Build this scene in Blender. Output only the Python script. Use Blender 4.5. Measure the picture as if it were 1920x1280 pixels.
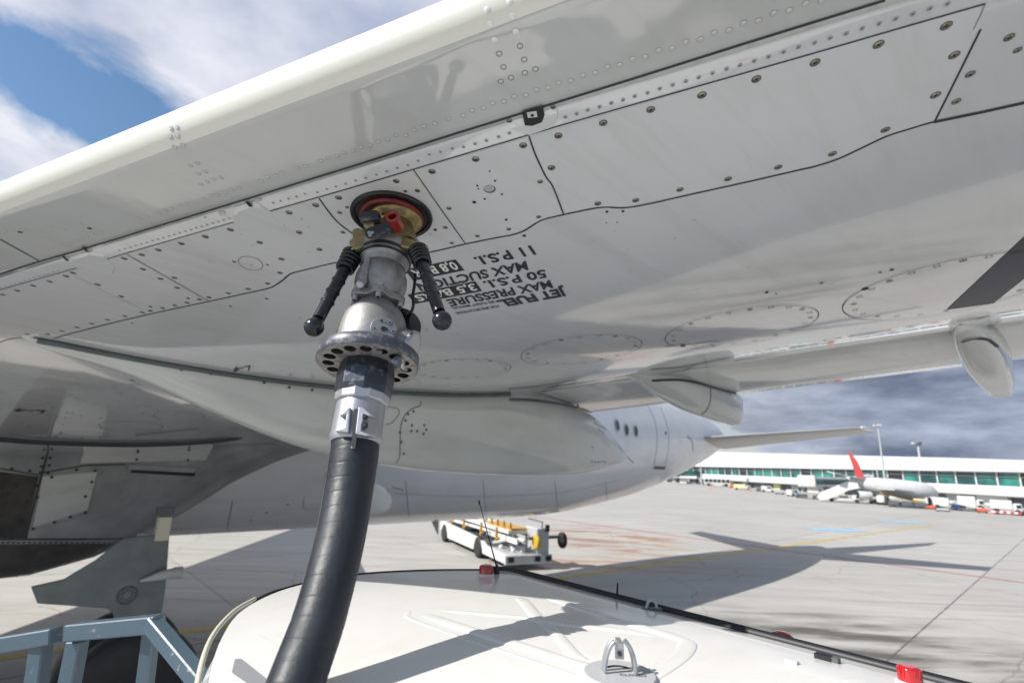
import bpy, math, random
from math import sin, cos, tan, pi, radians, sqrt, atan2
from mathutils import Vector, Matrix
from mathutils.bvhtree import BVHTree
import numpy as np
random.seed(7)
V = Vector
for o in list(bpy.data.objects): bpy.data.objects.remove(o)
scn = bpy.context.scene
COL = scn.collection

# ------------------------------------------------------------------ camera
FPX = 960.0; PITCH = radians(13.6); ROLL = radians(2.0); HC = 3.0
CAM = V((0, 0, HC))
fw = V((0, cos(PITCH), sin(PITCH)))
_r0 = V((1, 0, 0)); _u0 = V((0, -sin(PITCH), cos(PITCH)))
RT = cos(ROLL) * _r0 + sin(ROLL) * _u0
UP = -sin(ROLL) * _r0 + cos(ROLL) * _u0
cd = bpy.data.cameras.new('camera'); cam = bpy.data.objects.new('camera', cd); COL.objects.link(cam)
M = Matrix(((RT.x, UP.x, -fw.x, CAM.x), (RT.y, UP.y, -fw.y, CAM.y), (RT.z, UP.z, -fw.z, CAM.z), (0, 0, 0, 1)))
cam.matrix_world = M
cd.lens = 18; cd.sensor_width = 36; cd.clip_start = 0.05; cd.clip_end = 6000
cd.dof.use_dof = True; cd.dof.focus_distance = 1.22; cd.dof.aperture_fstop = 3.5
scn.camera = cam

# aircraft axes: AF aft, IN inboard, and the sun that goes with them
AZ = radians(47.6)
AF = V((sin(AZ), cos(AZ), 0)); IN = V((-cos(AZ), sin(AZ), 0)); ZZ = V((0, 0, 1))
def W(a, n, z): return AF * a + IN * n + ZZ * z
LIGHT = (AF * 1.07 - IN * 0.42 - ZZ).normalized()

# ------------------------------------------------------------------ sky
sun_dir = -LIGHT
elev = math.asin(sun_dir.z); azim = atan2(sun_dir.x, sun_dir.y)
world = bpy.data.worlds.new('World'); scn.world = world; world.use_nodes = True
nt = world.node_tree; nt.nodes.clear()
def N(t, **k):
    n = nt.nodes.new(t)
    for a, b in k.items(): setattr(n, a, b)
    return n
def L(a, b): nt.links.new(a, b)
def math_(op, a, b=None, c=None, clamp=False):
    n = N('ShaderNodeMath', operation=op, use_clamp=clamp)
    for i, v in enumerate((a, b, c)):
        if v is None: continue
        if isinstance(v, (int, float)): n.inputs[i].default_value = v
        else: L(v, n.inputs[i])
    return n.outputs[0]
def dotc(vec, c):
    n = N('ShaderNodeVectorMath', operation='DOT_PRODUCT'); L(vec, n.inputs[0]); n.inputs[1].default_value = c
    return n.outputs['Value']
out = N('ShaderNodeOutputWorld'); bg = N('ShaderNodeBackground'); bg.inputs[1].default_value = 0.10
sky = N('ShaderNodeTexSky'); sky.sky_type = 'NISHITA'; sky.sun_disc = False
sky.sun_elevation = elev; sky.sun_rotation = azim; sky.air_density = 1.3; sky.dust_density = 0.4; sky.ozone_density = 2.5
tc = N('ShaderNodeTexCoord'); sep = N('ShaderNodeSeparateXYZ'); L(tc.outputs['Generated'], sep.inputs[0])
gen = tc.outputs['Generated']
den = math_('ADD', math_('MAXIMUM', sep.outputs[2], 0.0), 0.12)
cx = math_('DIVIDE', sep.outputs[0], den); cy = math_('DIVIDE', sep.outputs[1], den)
comb = N('ShaderNodeCombineXYZ'); L(cx, comb.inputs[0]); L(cy, comb.inputs[1])
n1 = N('ShaderNodeTexNoise'); n1.inputs['Scale'].default_value = 2.3; n1.inputs['Detail'].default_value = 12; n1.inputs['Roughness'].default_value = 0.60; n1.inputs['Distortion'].default_value = 0.25
L(comb.outputs[0], n1.inputs['Vector'])
n2 = N('ShaderNodeTexNoise'); n2.inputs['Scale'].default_value = 2.4; n2.inputs['Detail'].default_value = 10; n2.inputs['Roughness'].default_value = 0.55
mp = N('ShaderNodeMapping'); mp.inputs['Location'].default_value = (3.1, 7.7, 2.0); L(comb.outputs[0], mp.inputs[0]); L(mp.outputs[0], n2.inputs['Vector'])
def pray(px, py): return (fw + RT * ((px - 960) / FPX) + UP * ((640 - py) / FPX)).normalized()
gap = pray(-150, 30).cross(pray(330, 305)).normalized()      # the band of open blue sky, a great circle across the sky
gd = math_('ABSOLUTE', math_('ADD', dotc(gen, tuple(gap)), 0.015))
gmask = math_('MULTIPLY', math_('SUBTRACT', 1.0, math_('DIVIDE', gd, 0.112), None, True), 0.50)
right = dotc(gen, tuple(V((0.80, 0.60, 0)).normalized()))
away = N('ShaderNodeMapRange'); away.inputs['From Min'].default_value = 0.38; away.inputs['From Max'].default_value = 0.05; away.inputs['To Max'].default_value = 0.30; L(sep.outputs[1], away.inputs['Value'])
cover = math_('SUBTRACT', math_('SUBTRACT', math_('ADD', n1.outputs[0], 0.22), gmask), away.outputs[0])
cr = N('ShaderNodeMapRange'); cr.inputs['From Min'].default_value = 0.40; cr.inputs['From Max'].default_value = 0.58; L(cover, cr.inputs['Value'])
# storm layer low on the right
lowm = N('ShaderNodeMapRange'); lowm.inputs['From Min'].default_value = 0.34; lowm.inputs['From Max'].default_value = 0.16; L(sep.outputs[2], lowm.inputs['Value'])
rm = N('ShaderNodeMapRange'); rm.inputs['From Min'].default_value = 0.66; rm.inputs['From Max'].default_value = 0.97; L(right, rm.inputs['Value'])
storm = math_('MULTIPLY', lowm.outputs[0], rm.outputs[0])
mp3 = N('ShaderNodeMapping'); mp3.inputs['Scale'].default_value = (5.5, 5.5, 19); mp3.inputs['Location'].default_value = (2.2, 0.4, 1.3); L(gen, mp3.inputs[0])
n3 = N('ShaderNodeTexNoise'); n3.inputs['Scale'].default_value = 1.0; n3.inputs['Detail'].default_value = 12; n3.inputs['Roughness'].default_value = 0.58; L(mp3.outputs[0], n3.inputs['Vector'])
sd = N('ShaderNodeMapRange'); sd.inputs['From Min'].default_value = 0.36; sd.inputs['From Max'].default_value = 0.68; L(n3.outputs[0], sd.inputs['Value'])
scol = N('ShaderNodeMixRGB'); scol.inputs[1].default_value = (0.90, 1.18, 1.75, 1); scol.inputs[2].default_value = (3.3, 3.7, 4.6, 1); L(sd.outputs[0], scol.inputs[0])
ccol = N('ShaderNodeMixRGB'); ccol.inputs[1].default_value = (3.0, 3.4, 4.5, 1); ccol.inputs[2].default_value = (5.7, 5.8, 6.3, 1)
c2 = N('ShaderNodeMapRange'); c2.inputs['From Min'].default_value = 0.30; c2.inputs['From Max'].default_value = 0.56; L(n2.outputs[0], c2.inputs['Value']); L(c2.outputs[0], ccol.inputs[0])
mixs = N('ShaderNodeMixRGB'); L(storm, mixs.inputs[0]); L(ccol.outputs[0], mixs.inputs[1]); L(scol.outputs[0], mixs.inputs[2])
hsv = N('ShaderNodeHueSaturation'); hsv.inputs['Saturation'].default_value = 1.12; hsv.inputs['Value'].default_value = 0.82; L(sky.outputs[0], hsv.inputs['Color'])
mixc = N('ShaderNodeMixRGB'); L(math_('MAXIMUM', cr.outputs[0], storm), mixc.inputs[0]); L(hsv.outputs[0], mixc.inputs[1]); L(mixs.outputs[0], mixc.inputs[2])
L(mixc.outputs[0], bg.inputs[0]); L(bg.outputs[0], out.inputs[0])

sl = bpy.data.lights.new('sun', 'SUN'); sl.energy = 4.3; sl.angle = radians(0.53); sl.color = (1.0, 0.955, 0.89)
so = bpy.data.objects.new('sun', sl); COL.objects.link(so); so.location = (-20, -10, 30)
so.rotation_euler = LIGHT.to_track_quat('-Z', 'Y').to_euler()
vs = scn.view_settings; vs.view_transform = 'Standard'; vs.look = 'None'; vs.gamma = 1; vs.use_curve_mapping = False
vs.exposure = 0.58
scn.render.engine = 'CYCLES'
scn.cycles.max_bounces = 8; scn.cycles.diffuse_bounces = 5; scn.cycles.glossy_bounces = 4
scn.render.resolution_x = 1024; scn.render.resolution_y = 682

# ------------------------------------------------------------------ materials
def mat(name, col, rough=0.5, metal=0.0, var=0.0, vscale=6.0, stretch=(1, 1, 1), col2=None, bump=0.0, bscale=20.0, rvar=0.0, coat=0.0, rot=0.0, spec=0.5, emit=None, tr=0.0, detail=6, lo=0.35, hi=0.68, bdist=0.01, grime=0.0, gscale=1.0, gcol=(0.20, 0.185, 0.16), gst=(0.35, 3.0, 1.0)):
    m = bpy.data.materials.new(name); m.use_nodes = True
    t = m.node_tree; b = t.nodes['Principled BSDF']
    b.inputs['Base Color'].default_value = (*col, 1); b.inputs['Roughness'].default_value = rough; b.inputs['Metallic'].default_value = metal
    b.inputs['Specular IOR Level'].default_value = spec; b.inputs['Coat Weight'].default_value = coat; b.inputs['Coat Roughness'].default_value = 0.04
    b.inputs['Transmission Weight'].default_value = tr
    if emit: b.inputs['Emission Color'].default_value = (*emit[0], 1); b.inputs['Emission Strength'].default_value = emit[1]
    g = t.nodes.new('ShaderNodeNewGeometry'); mpn = t.nodes.new('ShaderNodeMapping'); mpn.inputs['Scale'].default_value = stretch; mpn.inputs['Rotation'].default_value = (0, 0, rot)
    t.links.new(g.outputs['Position'], mpn.inputs[0])
    if var > 0 or col2 or rvar > 0:
        n = t.nodes.new('ShaderNodeTexNoise'); n.inputs['Scale'].default_value = vscale; n.inputs['Detail'].default_value = detail; n.inputs['Roughness'].default_value = 0.6
        t.links.new(mpn.outputs[0], n.inputs['Vector'])
        mr = t.nodes.new('ShaderNodeMapRange'); mr.inputs['From Min'].default_value = lo; mr.inputs['From Max'].default_value = hi
        t.links.new(n.outputs[0], mr.inputs['Value'])
        mx = t.nodes.new('ShaderNodeMixRGB'); mx.inputs[1].default_value = (*col, 1)
        mx.inputs[2].default_value = (*(col2 or tuple(c * (1 - var) for c in col)), 1)
        t.links.new(mr.outputs[0], mx.inputs[0]); t.links.new(mx.outputs[0], b.inputs['Base Color'])
        if rvar > 0:
            r2 = t.nodes.new('ShaderNodeMapRange'); r2.inputs['To Min'].default_value = rough; r2.inputs['To Max'].default_value = min(1, rough + rvar)
            t.links.new(mr.outputs[0], r2.inputs['Value']); t.links.new(r2.outputs[0], b.inputs['Roughness'])
    if grime > 0:
        m1 = t.nodes.new('ShaderNodeMapping'); m1.inputs['Rotation'].default_value = (0, 0, -(pi / 2 - AZ)); t.links.new(g.outputs['Position'], m1.inputs[0])
        m2 = t.nodes.new('ShaderNodeMapping'); m2.inputs['Scale'].default_value = gst; t.links.new(m1.outputs[0], m2.inputs[0])
        ng = t.nodes.new('ShaderNodeTexNoise'); ng.inputs['Scale'].default_value = 3.0 * gscale; ng.inputs['Detail'].default_value = 9; ng.inputs['Roughness'].default_value = 0.68; t.links.new(m2.outputs[0], ng.inputs['Vector'])
        rg = t.nodes.new('ShaderNodeMapRange'); rg.inputs['From Min'].default_value = 0.50; rg.inputs['From Max'].default_value = 0.78; rg.inputs['To Max'].default_value = grime; t.links.new(ng.outputs[0], rg.inputs['Value'])
        mg = t.nodes.new('ShaderNodeMixRGB'); mg.inputs[2].default_value = (*gcol, 1); t.links.new(rg.outputs[0], mg.inputs[0])
        src = b.inputs['Base Color'].links
        if src: t.links.new(src[0].from_socket, mg.inputs[1])
        else: mg.inputs[1].default_value = (*col, 1)
        t.links.new(mg.outputs[0], b.inputs['Base Color'])
    if bump > 0:
        nb = t.nodes.new('ShaderNodeTexNoise'); nb.inputs['Scale'].default_value = bscale; nb.inputs['Detail'].default_value = 3
        t.links.new(mpn.outputs[0], nb.inputs['Vector'])
        bp = t.nodes.new('ShaderNodeBump'); bp.inputs['Strength'].default_value = bump; bp.inputs['Distance'].default_value = bdist
        t.links.new(nb.outputs[0], bp.inputs['Height']); t.links.new(bp.outputs[0], b.inputs['Normal'])
    return m
WROT = -(pi / 2 - AZ)
M_WING = mat('grey_wing_paint', (0.61, 0.63, 0.66), 0.07, grime=0.20, var=0.10, vscale=1.6, rvar=0.08, coat=0.9, bump=0.2, bscale=2.2, bdist=0.02, spec=0.6)
M_SLAT = mat('slat_paint', (0.51, 0.53, 0.535), 0.05, grime=0.16, gscale=1.6, var=0.06, vscale=3, rvar=0.05, coat=0.9, bump=0.25, bscale=3.5, bdist=0.012, spec=0.6)
M_PANEL = mat('panel_paint', (0.65, 0.665, 0.69), 0.05, grime=0.16, gscale=2.0, var=0.05, vscale=4, rvar=0.05, coat=1.0, bump=0.25, bscale=4, bdist=0.008, spec=0.6)
M_FAIR = mat('fairing_paint', (0.58, 0.61, 0.615), 0.08, grime=0.25, var=0.08, vscale=2, rvar=0.08, coat=0.4, bump=0.15, bscale=2.5, bdist=0.01)
M_FUS = mat('fuselage_white', (0.72, 0.72, 0.745), 0.16, grime=0.25, gscale=0.5, var=0.06, vscale=1.2, rvar=0.1, coat=0.3, stretch=(1, 1, 1))
M_BELLY = mat('belly_grey', (0.30, 0.31, 0.325), 0.28, grime=0.55, gcol=(0.10, 0.095, 0.09), var=0.35, vscale=2.2, rvar=0.2, bump=0.2, bscale=6)
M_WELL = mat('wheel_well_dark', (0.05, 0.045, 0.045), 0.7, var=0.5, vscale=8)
M_BSHADE = mat('shaded_belly_skin', (0.10, 0.095, 0.095), 0.35, var=0.5, vscale=5, grime=0.6, gcol=(0.03, 0.03, 0.03))  # shade of the belly underside put into the colour, mottled with noise
M_LITE = mat('light_stained_panel', (0.42, 0.43, 0.43), 0.3, grime=0.5, gscale=1.5, gcol=(0.2, 0.2, 0.2))
M_STAB = mat('stabilizer_grey', (0.42, 0.42, 0.41), 0.3, var=0.15, vscale=1)
M_GEARD = mat('gear_door_grey', (0.17, 0.195, 0.205), 0.42, var=0.3, vscale=5, grime=0.4, gscale=2, gcol=(0.08, 0.08, 0.08))
M_LINE = mat('panel_gap_sealant', (0.03, 0.035, 0.04), 0.6)
M_LINE2 = mat('faint_panel_gap', (0.22, 0.235, 0.24), 0.5)
M_SEAL = mat('grey_seal', (0.10, 0.125, 0.135), 0.45, var=0.3, vscale=9)
M_RIVET = mat('painted_rivet', (0.45, 0.46, 0.45), 0.25, metal=0.2)
M_RIVL = mat('bright_rivet', (0.78, 0.78, 0.77), 0.3)
M_SCREW = mat('screw_metal', (0.33, 0.31, 0.25), 0.38, metal=0.8, var=0.5, vscale=90)
M_DARK = mat('dark_recess', (0.012, 0.013, 0.016), 0.6)
M_NAVY = mat('navy_paint', (0.010, 0.014, 0.045), 0.4, var=0.3, vscale=3, spec=0.25)
M_TEXT = mat('stencil_black', (0.025, 0.028, 0.035), 0.4)
M_TEXTW = mat('stencil_white', (0.70, 0.70, 0.70), 0.3)
M_RED = mat('red_anodised', (0.24, 0.010, 0.008), 0.35, coat=0.2, var=0.15, vscale=30)
M_DRED = mat('dark_red_ring', (0.14, 0.008, 0.010), 0.4)
M_BRONZE = mat('bronze_flange', (0.46, 0.35, 0.17), 0.38, metal=0.9, col2=(0.20, 0.155, 0.09), vscale=28, rvar=0.2, bump=0.2, bscale=140, bdist=0.002)
M_OLIVE = mat('olive_bronze', (0.22, 0.18, 0.095), 0.40, metal=0.85, col2=(0.42, 0.35, 0.20), vscale=22, bump=0.3, bscale=160, bdist=0.002)
M_ALU = mat('cast_aluminium', (0.34, 0.335, 0.34), 0.42, metal=0.6, col2=(0.19, 0.185, 0.18), vscale=30, rvar=0.15, bump=0.5, bscale=380, bdist=0.0012, lo=0.35, hi=0.75)
M_ALU2 = mat('bright_aluminium', (0.43, 0.44, 0.47), 0.36, metal=0.65, var=0.10, vscale=40, bump=0.3, bscale=200, bdist=0.001)
M_GUN = mat('gunmetal', (0.055, 0.06, 0.075), 0.35, metal=0.7, col2=(0.22, 0.22, 0.23), vscale=55, rvar=0.25, lo=0.55, hi=0.75)
M_BLKR = mat('black_rubber', (0.008, 0.009, 0.013), 0.24, var=0.4, vscale=60)
M_GRIP = mat('worn_black_grip', (0.012, 0.014, 0.022), 0.20, col2=(0.22, 0.22, 0.22), vscale=150, lo=0.66, hi=0.78, rvar=0.3)
M_RING = mat('worn_black_ring', (0.075, 0.085, 0.105), 0.42, metal=0.25, col2=(0.34, 0.34, 0.34), vscale=60, lo=0.52, hi=0.76, rvar=0.2)
M_RINGF = mat('scuffed_ring_face', (0.26, 0.25, 0.25), 0.5, metal=0.3, col2=(0.09, 0.09, 0.095), vscale=70, lo=0.45, hi=0.7)
M_HOSE = mat('hose_rubber', (0.013, 0.017, 0.024), 0.46, col2=(0.022, 0.027, 0.034), vscale=14, bump=0.35, bscale=90, bdist=0.002, rvar=0.1)
M_NOSE = mat('sunlit_cream_edge', (0.72, 0.715, 0.65), 0.30, var=0.05, vscale=2, coat=0.2)  # warm cream edge paint, with sunlight on the nose put into its paleness
M_CAB = mat('white_cab_paint', (0.78, 0.77, 0.745), 0.14, grime=0.14, gscale=4, gst=(1, 1.6, 1), gcol=(0.38, 0.36, 0.31), var=0.03, vscale=3, coat=0.4, rvar=0.08)
M_CREAM = mat('cream_trim', (0.55, 0.53, 0.44), 0.4)
M_TAPE = mat('silver_panel', (0.35, 0.36, 0.38), 0.3, metal=0.3)
M_GASK = mat('black_gasket', (0.008, 0.010, 0.016), 0.5)
M_LAMP = mat('red_lens', (0.55, 0.008, 0.015), 0.10, coat=1.0, tr=0.25)
M_RAIL = mat('blue_grey_rail', (0.065, 0.105, 0.14), 0.36, col2=(0.30, 0.31, 0.31), vscale=42, lo=0.63, hi=0.69, coat=0.2, bump=0.2, bscale=60, bdist=0.002)
M_TYRE = mat('tyre_rubber', (0.022, 0.022, 0.024), 0.6, var=0.3, vscale=12)
M_WHITE = mat('white_paint', (0.64, 0.64, 0.63), 0.35, var=0.18, vscale=3)
M_LGREY = mat('light_grey_metal', (0.45, 0.46, 0.47), 0.4, var=0.15, vscale=3)
M_DGREY = mat('dark_grey_metal', (0.10, 0.11, 0.12), 0.5, var=0.2, vscale=3)
M_YEL = mat('yellow_paint', (0.50, 0.26, 0.02), 0.4, var=0.15, vscale=6)
M_YELT = mat('yellow_tyre', (0.50, 0.34, 0.03), 0.5, var=0.15, vscale=9)
M_PINK = mat('pink_tag', (0.75, 0.22, 0.50), 0.6)
M_GLASS = mat('green_glass', (0.010, 0.05, 0.055), 0.12, coat=0.5, col2=(0.03, 0.22, 0.18), vscale=0.22, lo=0.45, hi=0.62)
M_GLD = mat('dark_glass', (0.015, 0.02, 0.03), 0.08, coat=0.5)
M_ROOF = mat('terminal_roof_white', (0.66, 0.66, 0.68), 0.5, var=0.12, vscale=0.3, stretch=(1, 1, 4))
M_TWALL = mat('terminal_white', (0.62, 0.62, 0.62), 0.5, var=0.15, vscale=0.5)
M_TDARK = mat('terminal_dark_wall', (0.18, 0.20, 0.23), 0.6, var=0.3, vscale=0.4)  # dark grey tone of the recessed ground floor and inner wall
M_FRED = mat('fin_red', (0.42, 0.06, 0.06), 0.3)
M_BLUE = mat('blue_paint', (0.02, 0.05, 0.22), 0.4)
M_CONE = mat('orange_red_cone', (0.75, 0.10, 0.04), 0.5)
M_CONTY = mat('pale_yellow_panel', (0.62, 0.60, 0.36), 0.6)
M_MARKY = mat('yellow_marking', (0.52, 0.36, 0.05), 0.7, var=0.35, vscale=2.5)
M_MARKR = mat('red_marking', (0.50, 0.12, 0.11), 0.7, var=0.35, vscale=2.5)
M_MARKB = mat('pale_blue_marking', (0.28, 0.48, 0.62), 0.7, var=0.3, vscale=2.5)

# ------------------------------------------------------------------ mesh builder
def frame(d):
    d = V(d).normalized(); h = V((0, 0, 1)) if abs(d.z) < 0.92 else V((1, 0, 0))
    x = h.cross(d).normalized(); y = d.cross(x); return x, y, d
class MB:
    def __init__(s): s.v = []; s.f = []; s.m = []; s.sm = []; s.mats = []
    def mi(s, m):
        if m not in s.mats: s.mats.append(m)
        return s.mats.index(m)
    def add(s, vs, fs, m, smooth=False):
        b = len(s.v); k = s.mi(m)
        s.v += [V(p) for p in vs]
        for f in fs: s.f.append(tuple(b + i for i in f)); s.m.append(k); s.sm.append(smooth)
    def box(s, c, x, y, z, m, bev=0.0):           # c centre, x,y,z half-extent vectors
        c, x, y, z = V(c), V(x), V(y), V(z)
        if bev <= 0:
            P = [c + a * x + b * y + d * z for d in (-1, 1) for b in (-1, 1) for a in (-1, 1)]
            s.add(P, [(0, 2, 3, 1), (4, 5, 7, 6), (0, 1, 5, 4), (2, 6, 7, 3), (0, 4, 6, 2), (1, 3, 7, 5)], m); return
        lx, ly, lz = x.length, y.length, z.length
        bx, by, bz = x * (1 - bev / lx), y * (1 - bev / ly), z * (1 - bev / lz)
        P = []; idx = {}
        for d in (-1, 1):
            for b in (-1, 1):
                for a in (-1, 1):
                    for k, (p) in enumerate((c + a * x + b * by + d * bz, c + a * bx + b * y + d * bz, c + a * bx + b * by + d * z)):
                        idx[(a, b, d, k)] = len(P); P.append(p)
        F = []
        for a in (-1, 1): F.append([idx[(a, b, d, 0)] for b, d in ((-1, -1), (1, -1), (1, 1), (-1, 1))][::a])
        for b in (-1, 1): F.append([idx[(a, b, d, 1)] for a, d in ((-1, -1), (-1, 1), (1, 1), (1, -1))][::b])
        for d in (-1, 1): F.append([idx[(a, b, d, 2)] for a, b in ((-1, -1), (1, -1), (1, 1), (-1, 1))][::d])
        for a in (-1, 1):
            for b in (-1, 1):
                F.append([idx[(a, b, -1, 0)], idx[(a, b, 1, 0)], idx[(a, b, 1, 1)], idx[(a, b, -1, 1)]][::-1 if a * b > 0 else 1])
            for d in (-1, 1):
                F.append([idx[(a, -1, d, 0)], idx[(a, 1, d, 0)], idx[(a, 1, d, 2)], idx[(a, -1, d, 2)]][::1 if a * d > 0 else -1])
        for b in (-1, 1):
            for d in (-1, 1):
                F.append([idx[(-1, b, d, 1)], idx[(1, b, d, 1)], idx[(1, b, d, 2)], idx[(-1, b, d, 2)]][::-1 if b * d > 0 else 1])
        for a in (-1, 1):
            for b in (-1, 1):
                for d in (-1, 1): F.append([idx[(a, b, d, k)] for k in (0, 1, 2)][::1 if a * b * d > 0 else -1])
        s.add(P, F, m)
    def loft(s, rings, m, closed=True, cap=True, smooth=True):
        n = len(rings[0]); P = [p for r in rings for p in r]; F = []
        for i in range(len(rings) - 1):
            for j in range(n if closed else n - 1):
                k = (j + 1) % n
                F.append((i * n + j, i * n + k, (i + 1) * n + k, (i + 1) * n + j))
        s.add(P, F, m, smooth)
        if cap and closed:
            s.add(rings[0], [tuple(range(n))[::-1]], m); s.add(rings[-1], [tuple(range(n))], m)
    def lathe(s, o, ax, prof, m, seg=32, smooth=True, cap=True, ph=0.0):   # prof: (distance along axis, radius)
        x, y, d = frame(ax); o = V(o)
        s.loft([[o + d * t + (x * cos(2 * pi * k / seg + ph) + y * sin(2 * pi * k / seg + ph)) * r for k in range(seg)] for t, r in prof], m, True, cap, smooth)
    def cyl(s, a, b, r, m, seg=20, r2=None, smooth=True):
        a, b = V(a), V(b); s.lathe(a, b - a, [(0, r), ((b - a).length, r if r2 is None else r2)], m, seg, smooth)
    def tube(s, pts, r, m, seg=12, cap=True):
        pts = [V(p) for p in pts]; rings = []
        t0 = (pts[1] - pts[0]).normalized(); x, y, _ = frame(t0)
        for i, p in enumerate(pts):
            t = (pts[min(i + 1, len(pts) - 1)] - pts[max(i - 1, 0)]).normalized()
            x = (x - t * x.dot(t)).normalized(); y = t.cross(x)
            rr = r[i] if isinstance(r, (list, tuple)) else r
            rings.append([p + (x * cos(2 * pi * k / seg) + y * sin(2 * pi * k / seg)) * rr for k in range(seg)])
        s.loft(rings, m, True, cap)
    def sphere(s, c, r, m, seg=24, rings=14, sc=(1, 1, 1)):
        c = V(c); s.loft([[c + V((sc[0] * r * sin(pi * i / rings) * cos(2 * pi * k / seg), sc[1] * r * sin(pi * i / rings) * sin(2 * pi * k / seg), -sc[2] * r * cos(pi * i / rings))) for k in range(seg)] for i in range(1, rings)], m, True, True)
    def prism(s, pts, off, m, smooth=False):      # polygon extruded by the vector off
        pts = [V(p) for p in pts]; n = len(pts); q = [p + V(off) for p in pts]
        s.add(pts + q, [tuple(range(n))[::-1], tuple(range(n, 2 * n))] + [(i, (i + 1) % n, n + (i + 1) % n, n + i) for i in range(n)], m, smooth)
    def torus(s, c, ax, R, r, m, seg=40, s2=10):
        x, y, d = frame(ax); c = V(c); rings = []
        for i in range(seg + 1):
            u = x * cos(2 * pi * i / seg) + y * sin(2 * pi * i / seg)
            rings.append([c + u * (R + r * cos(2 * pi * k / s2)) + d * r * sin(2 * pi * k / s2) for k in range(s2)])
        s.loft(rings, m, True, False)
    def build(s, name, parent=None, bevel=0.0, fix=True):
        me = bpy.data.meshes.new(name); me.from_pydata([tuple(p) for p in s.v], [], s.f)
        for m in s.mats: me.materials.append(m)
        me.polygons.foreach_set('material_index', s.m); me.polygons.foreach_set('use_smooth', s.sm); me.update()
        if fix:
            import bmesh
            b = bmesh.new(); b.from_mesh(me); bmesh.ops.recalc_face_normals(b, faces=b.faces); b.to_mesh(me); b.free()
        o = bpy.data.objects.new(name, me); COL.objects.link(o)
        if bevel > 0:
            md = o.modifiers.new('bevel', 'BEVEL'); md.width = bevel; md.segments = 2; md.limit_method = 'ANGLE'; md.angle_limit = radians(40)
            md.harden_normals = False
        if parent is not None: attach(o, parent)
        return o
LOC = {}
def attach(o, parent):
    o.parent = parent
    o.matrix_parent_inverse = Matrix.Identity(4) if parent.type == 'MESH' and parent.parent is None else Matrix.Translation(-LOC.get(parent.name, V((0, 0, 0))))
def tag(o, label=None, cat=None, group=None, kind=None):
    if label: o['label'] = label
    if cat: o['category'] = cat
    if group: o['group'] = group
    if kind: o['kind'] = kind
    return o
def thing(name, label, cat, loc=(0, 0, 0), group=None):
    o = bpy.data.objects.new(name, None); COL.objects.link(o); o.location = loc; o.empty_display_size = 0.2
    LOC[o.name] = V(loc); return tag(o, label, cat, group)
def ppt(px, py, depth):                 # pixel -> point at a distance along the view axis
    d = fw + RT * ((px - 960) / FPX) + UP * ((640 - py) / FPX); return CAM + d * depth
def G(px, py, z=0.0):
    d = pray(px, py); return CAM + d * ((z - HC) / d.z)
def onplane(px, py, p0, n):
    d = pray(px, py); return CAM + d * ((V(p0) - CAM).dot(n) / d.dot(n))
def cr_path(P, k=6):                    # Catmull-Rom through points
    P = [V(p) for p in P]; Q = [2 * P[0] - P[1]] + P + [2 * P[-1] - P[-2]]; out = []
    for i in range(1, len(Q) - 2):
        for j in range(k):
            t = j / k; a, b, c, d = Q[i - 1], Q[i], Q[i + 1], Q[i + 2]
            out.append(0.5 * ((2 * b) + (c - a) * t + (2 * a - 5 * b + 4 * c - d) * t * t + (3 * b - a - 3 * c + d) * t ** 3))
    out.append(P[-1]); return out
def lin_path(P, step=18):
    out = []
    for i in range(len(P) - 1):
        a, b = V(P[i]), V(P[i + 1]); n = max(1, int((b - a).length / step))
        out += [a.lerp(b, j / n) for j in range(n)]
    return out + [V(P[-1])]
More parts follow.
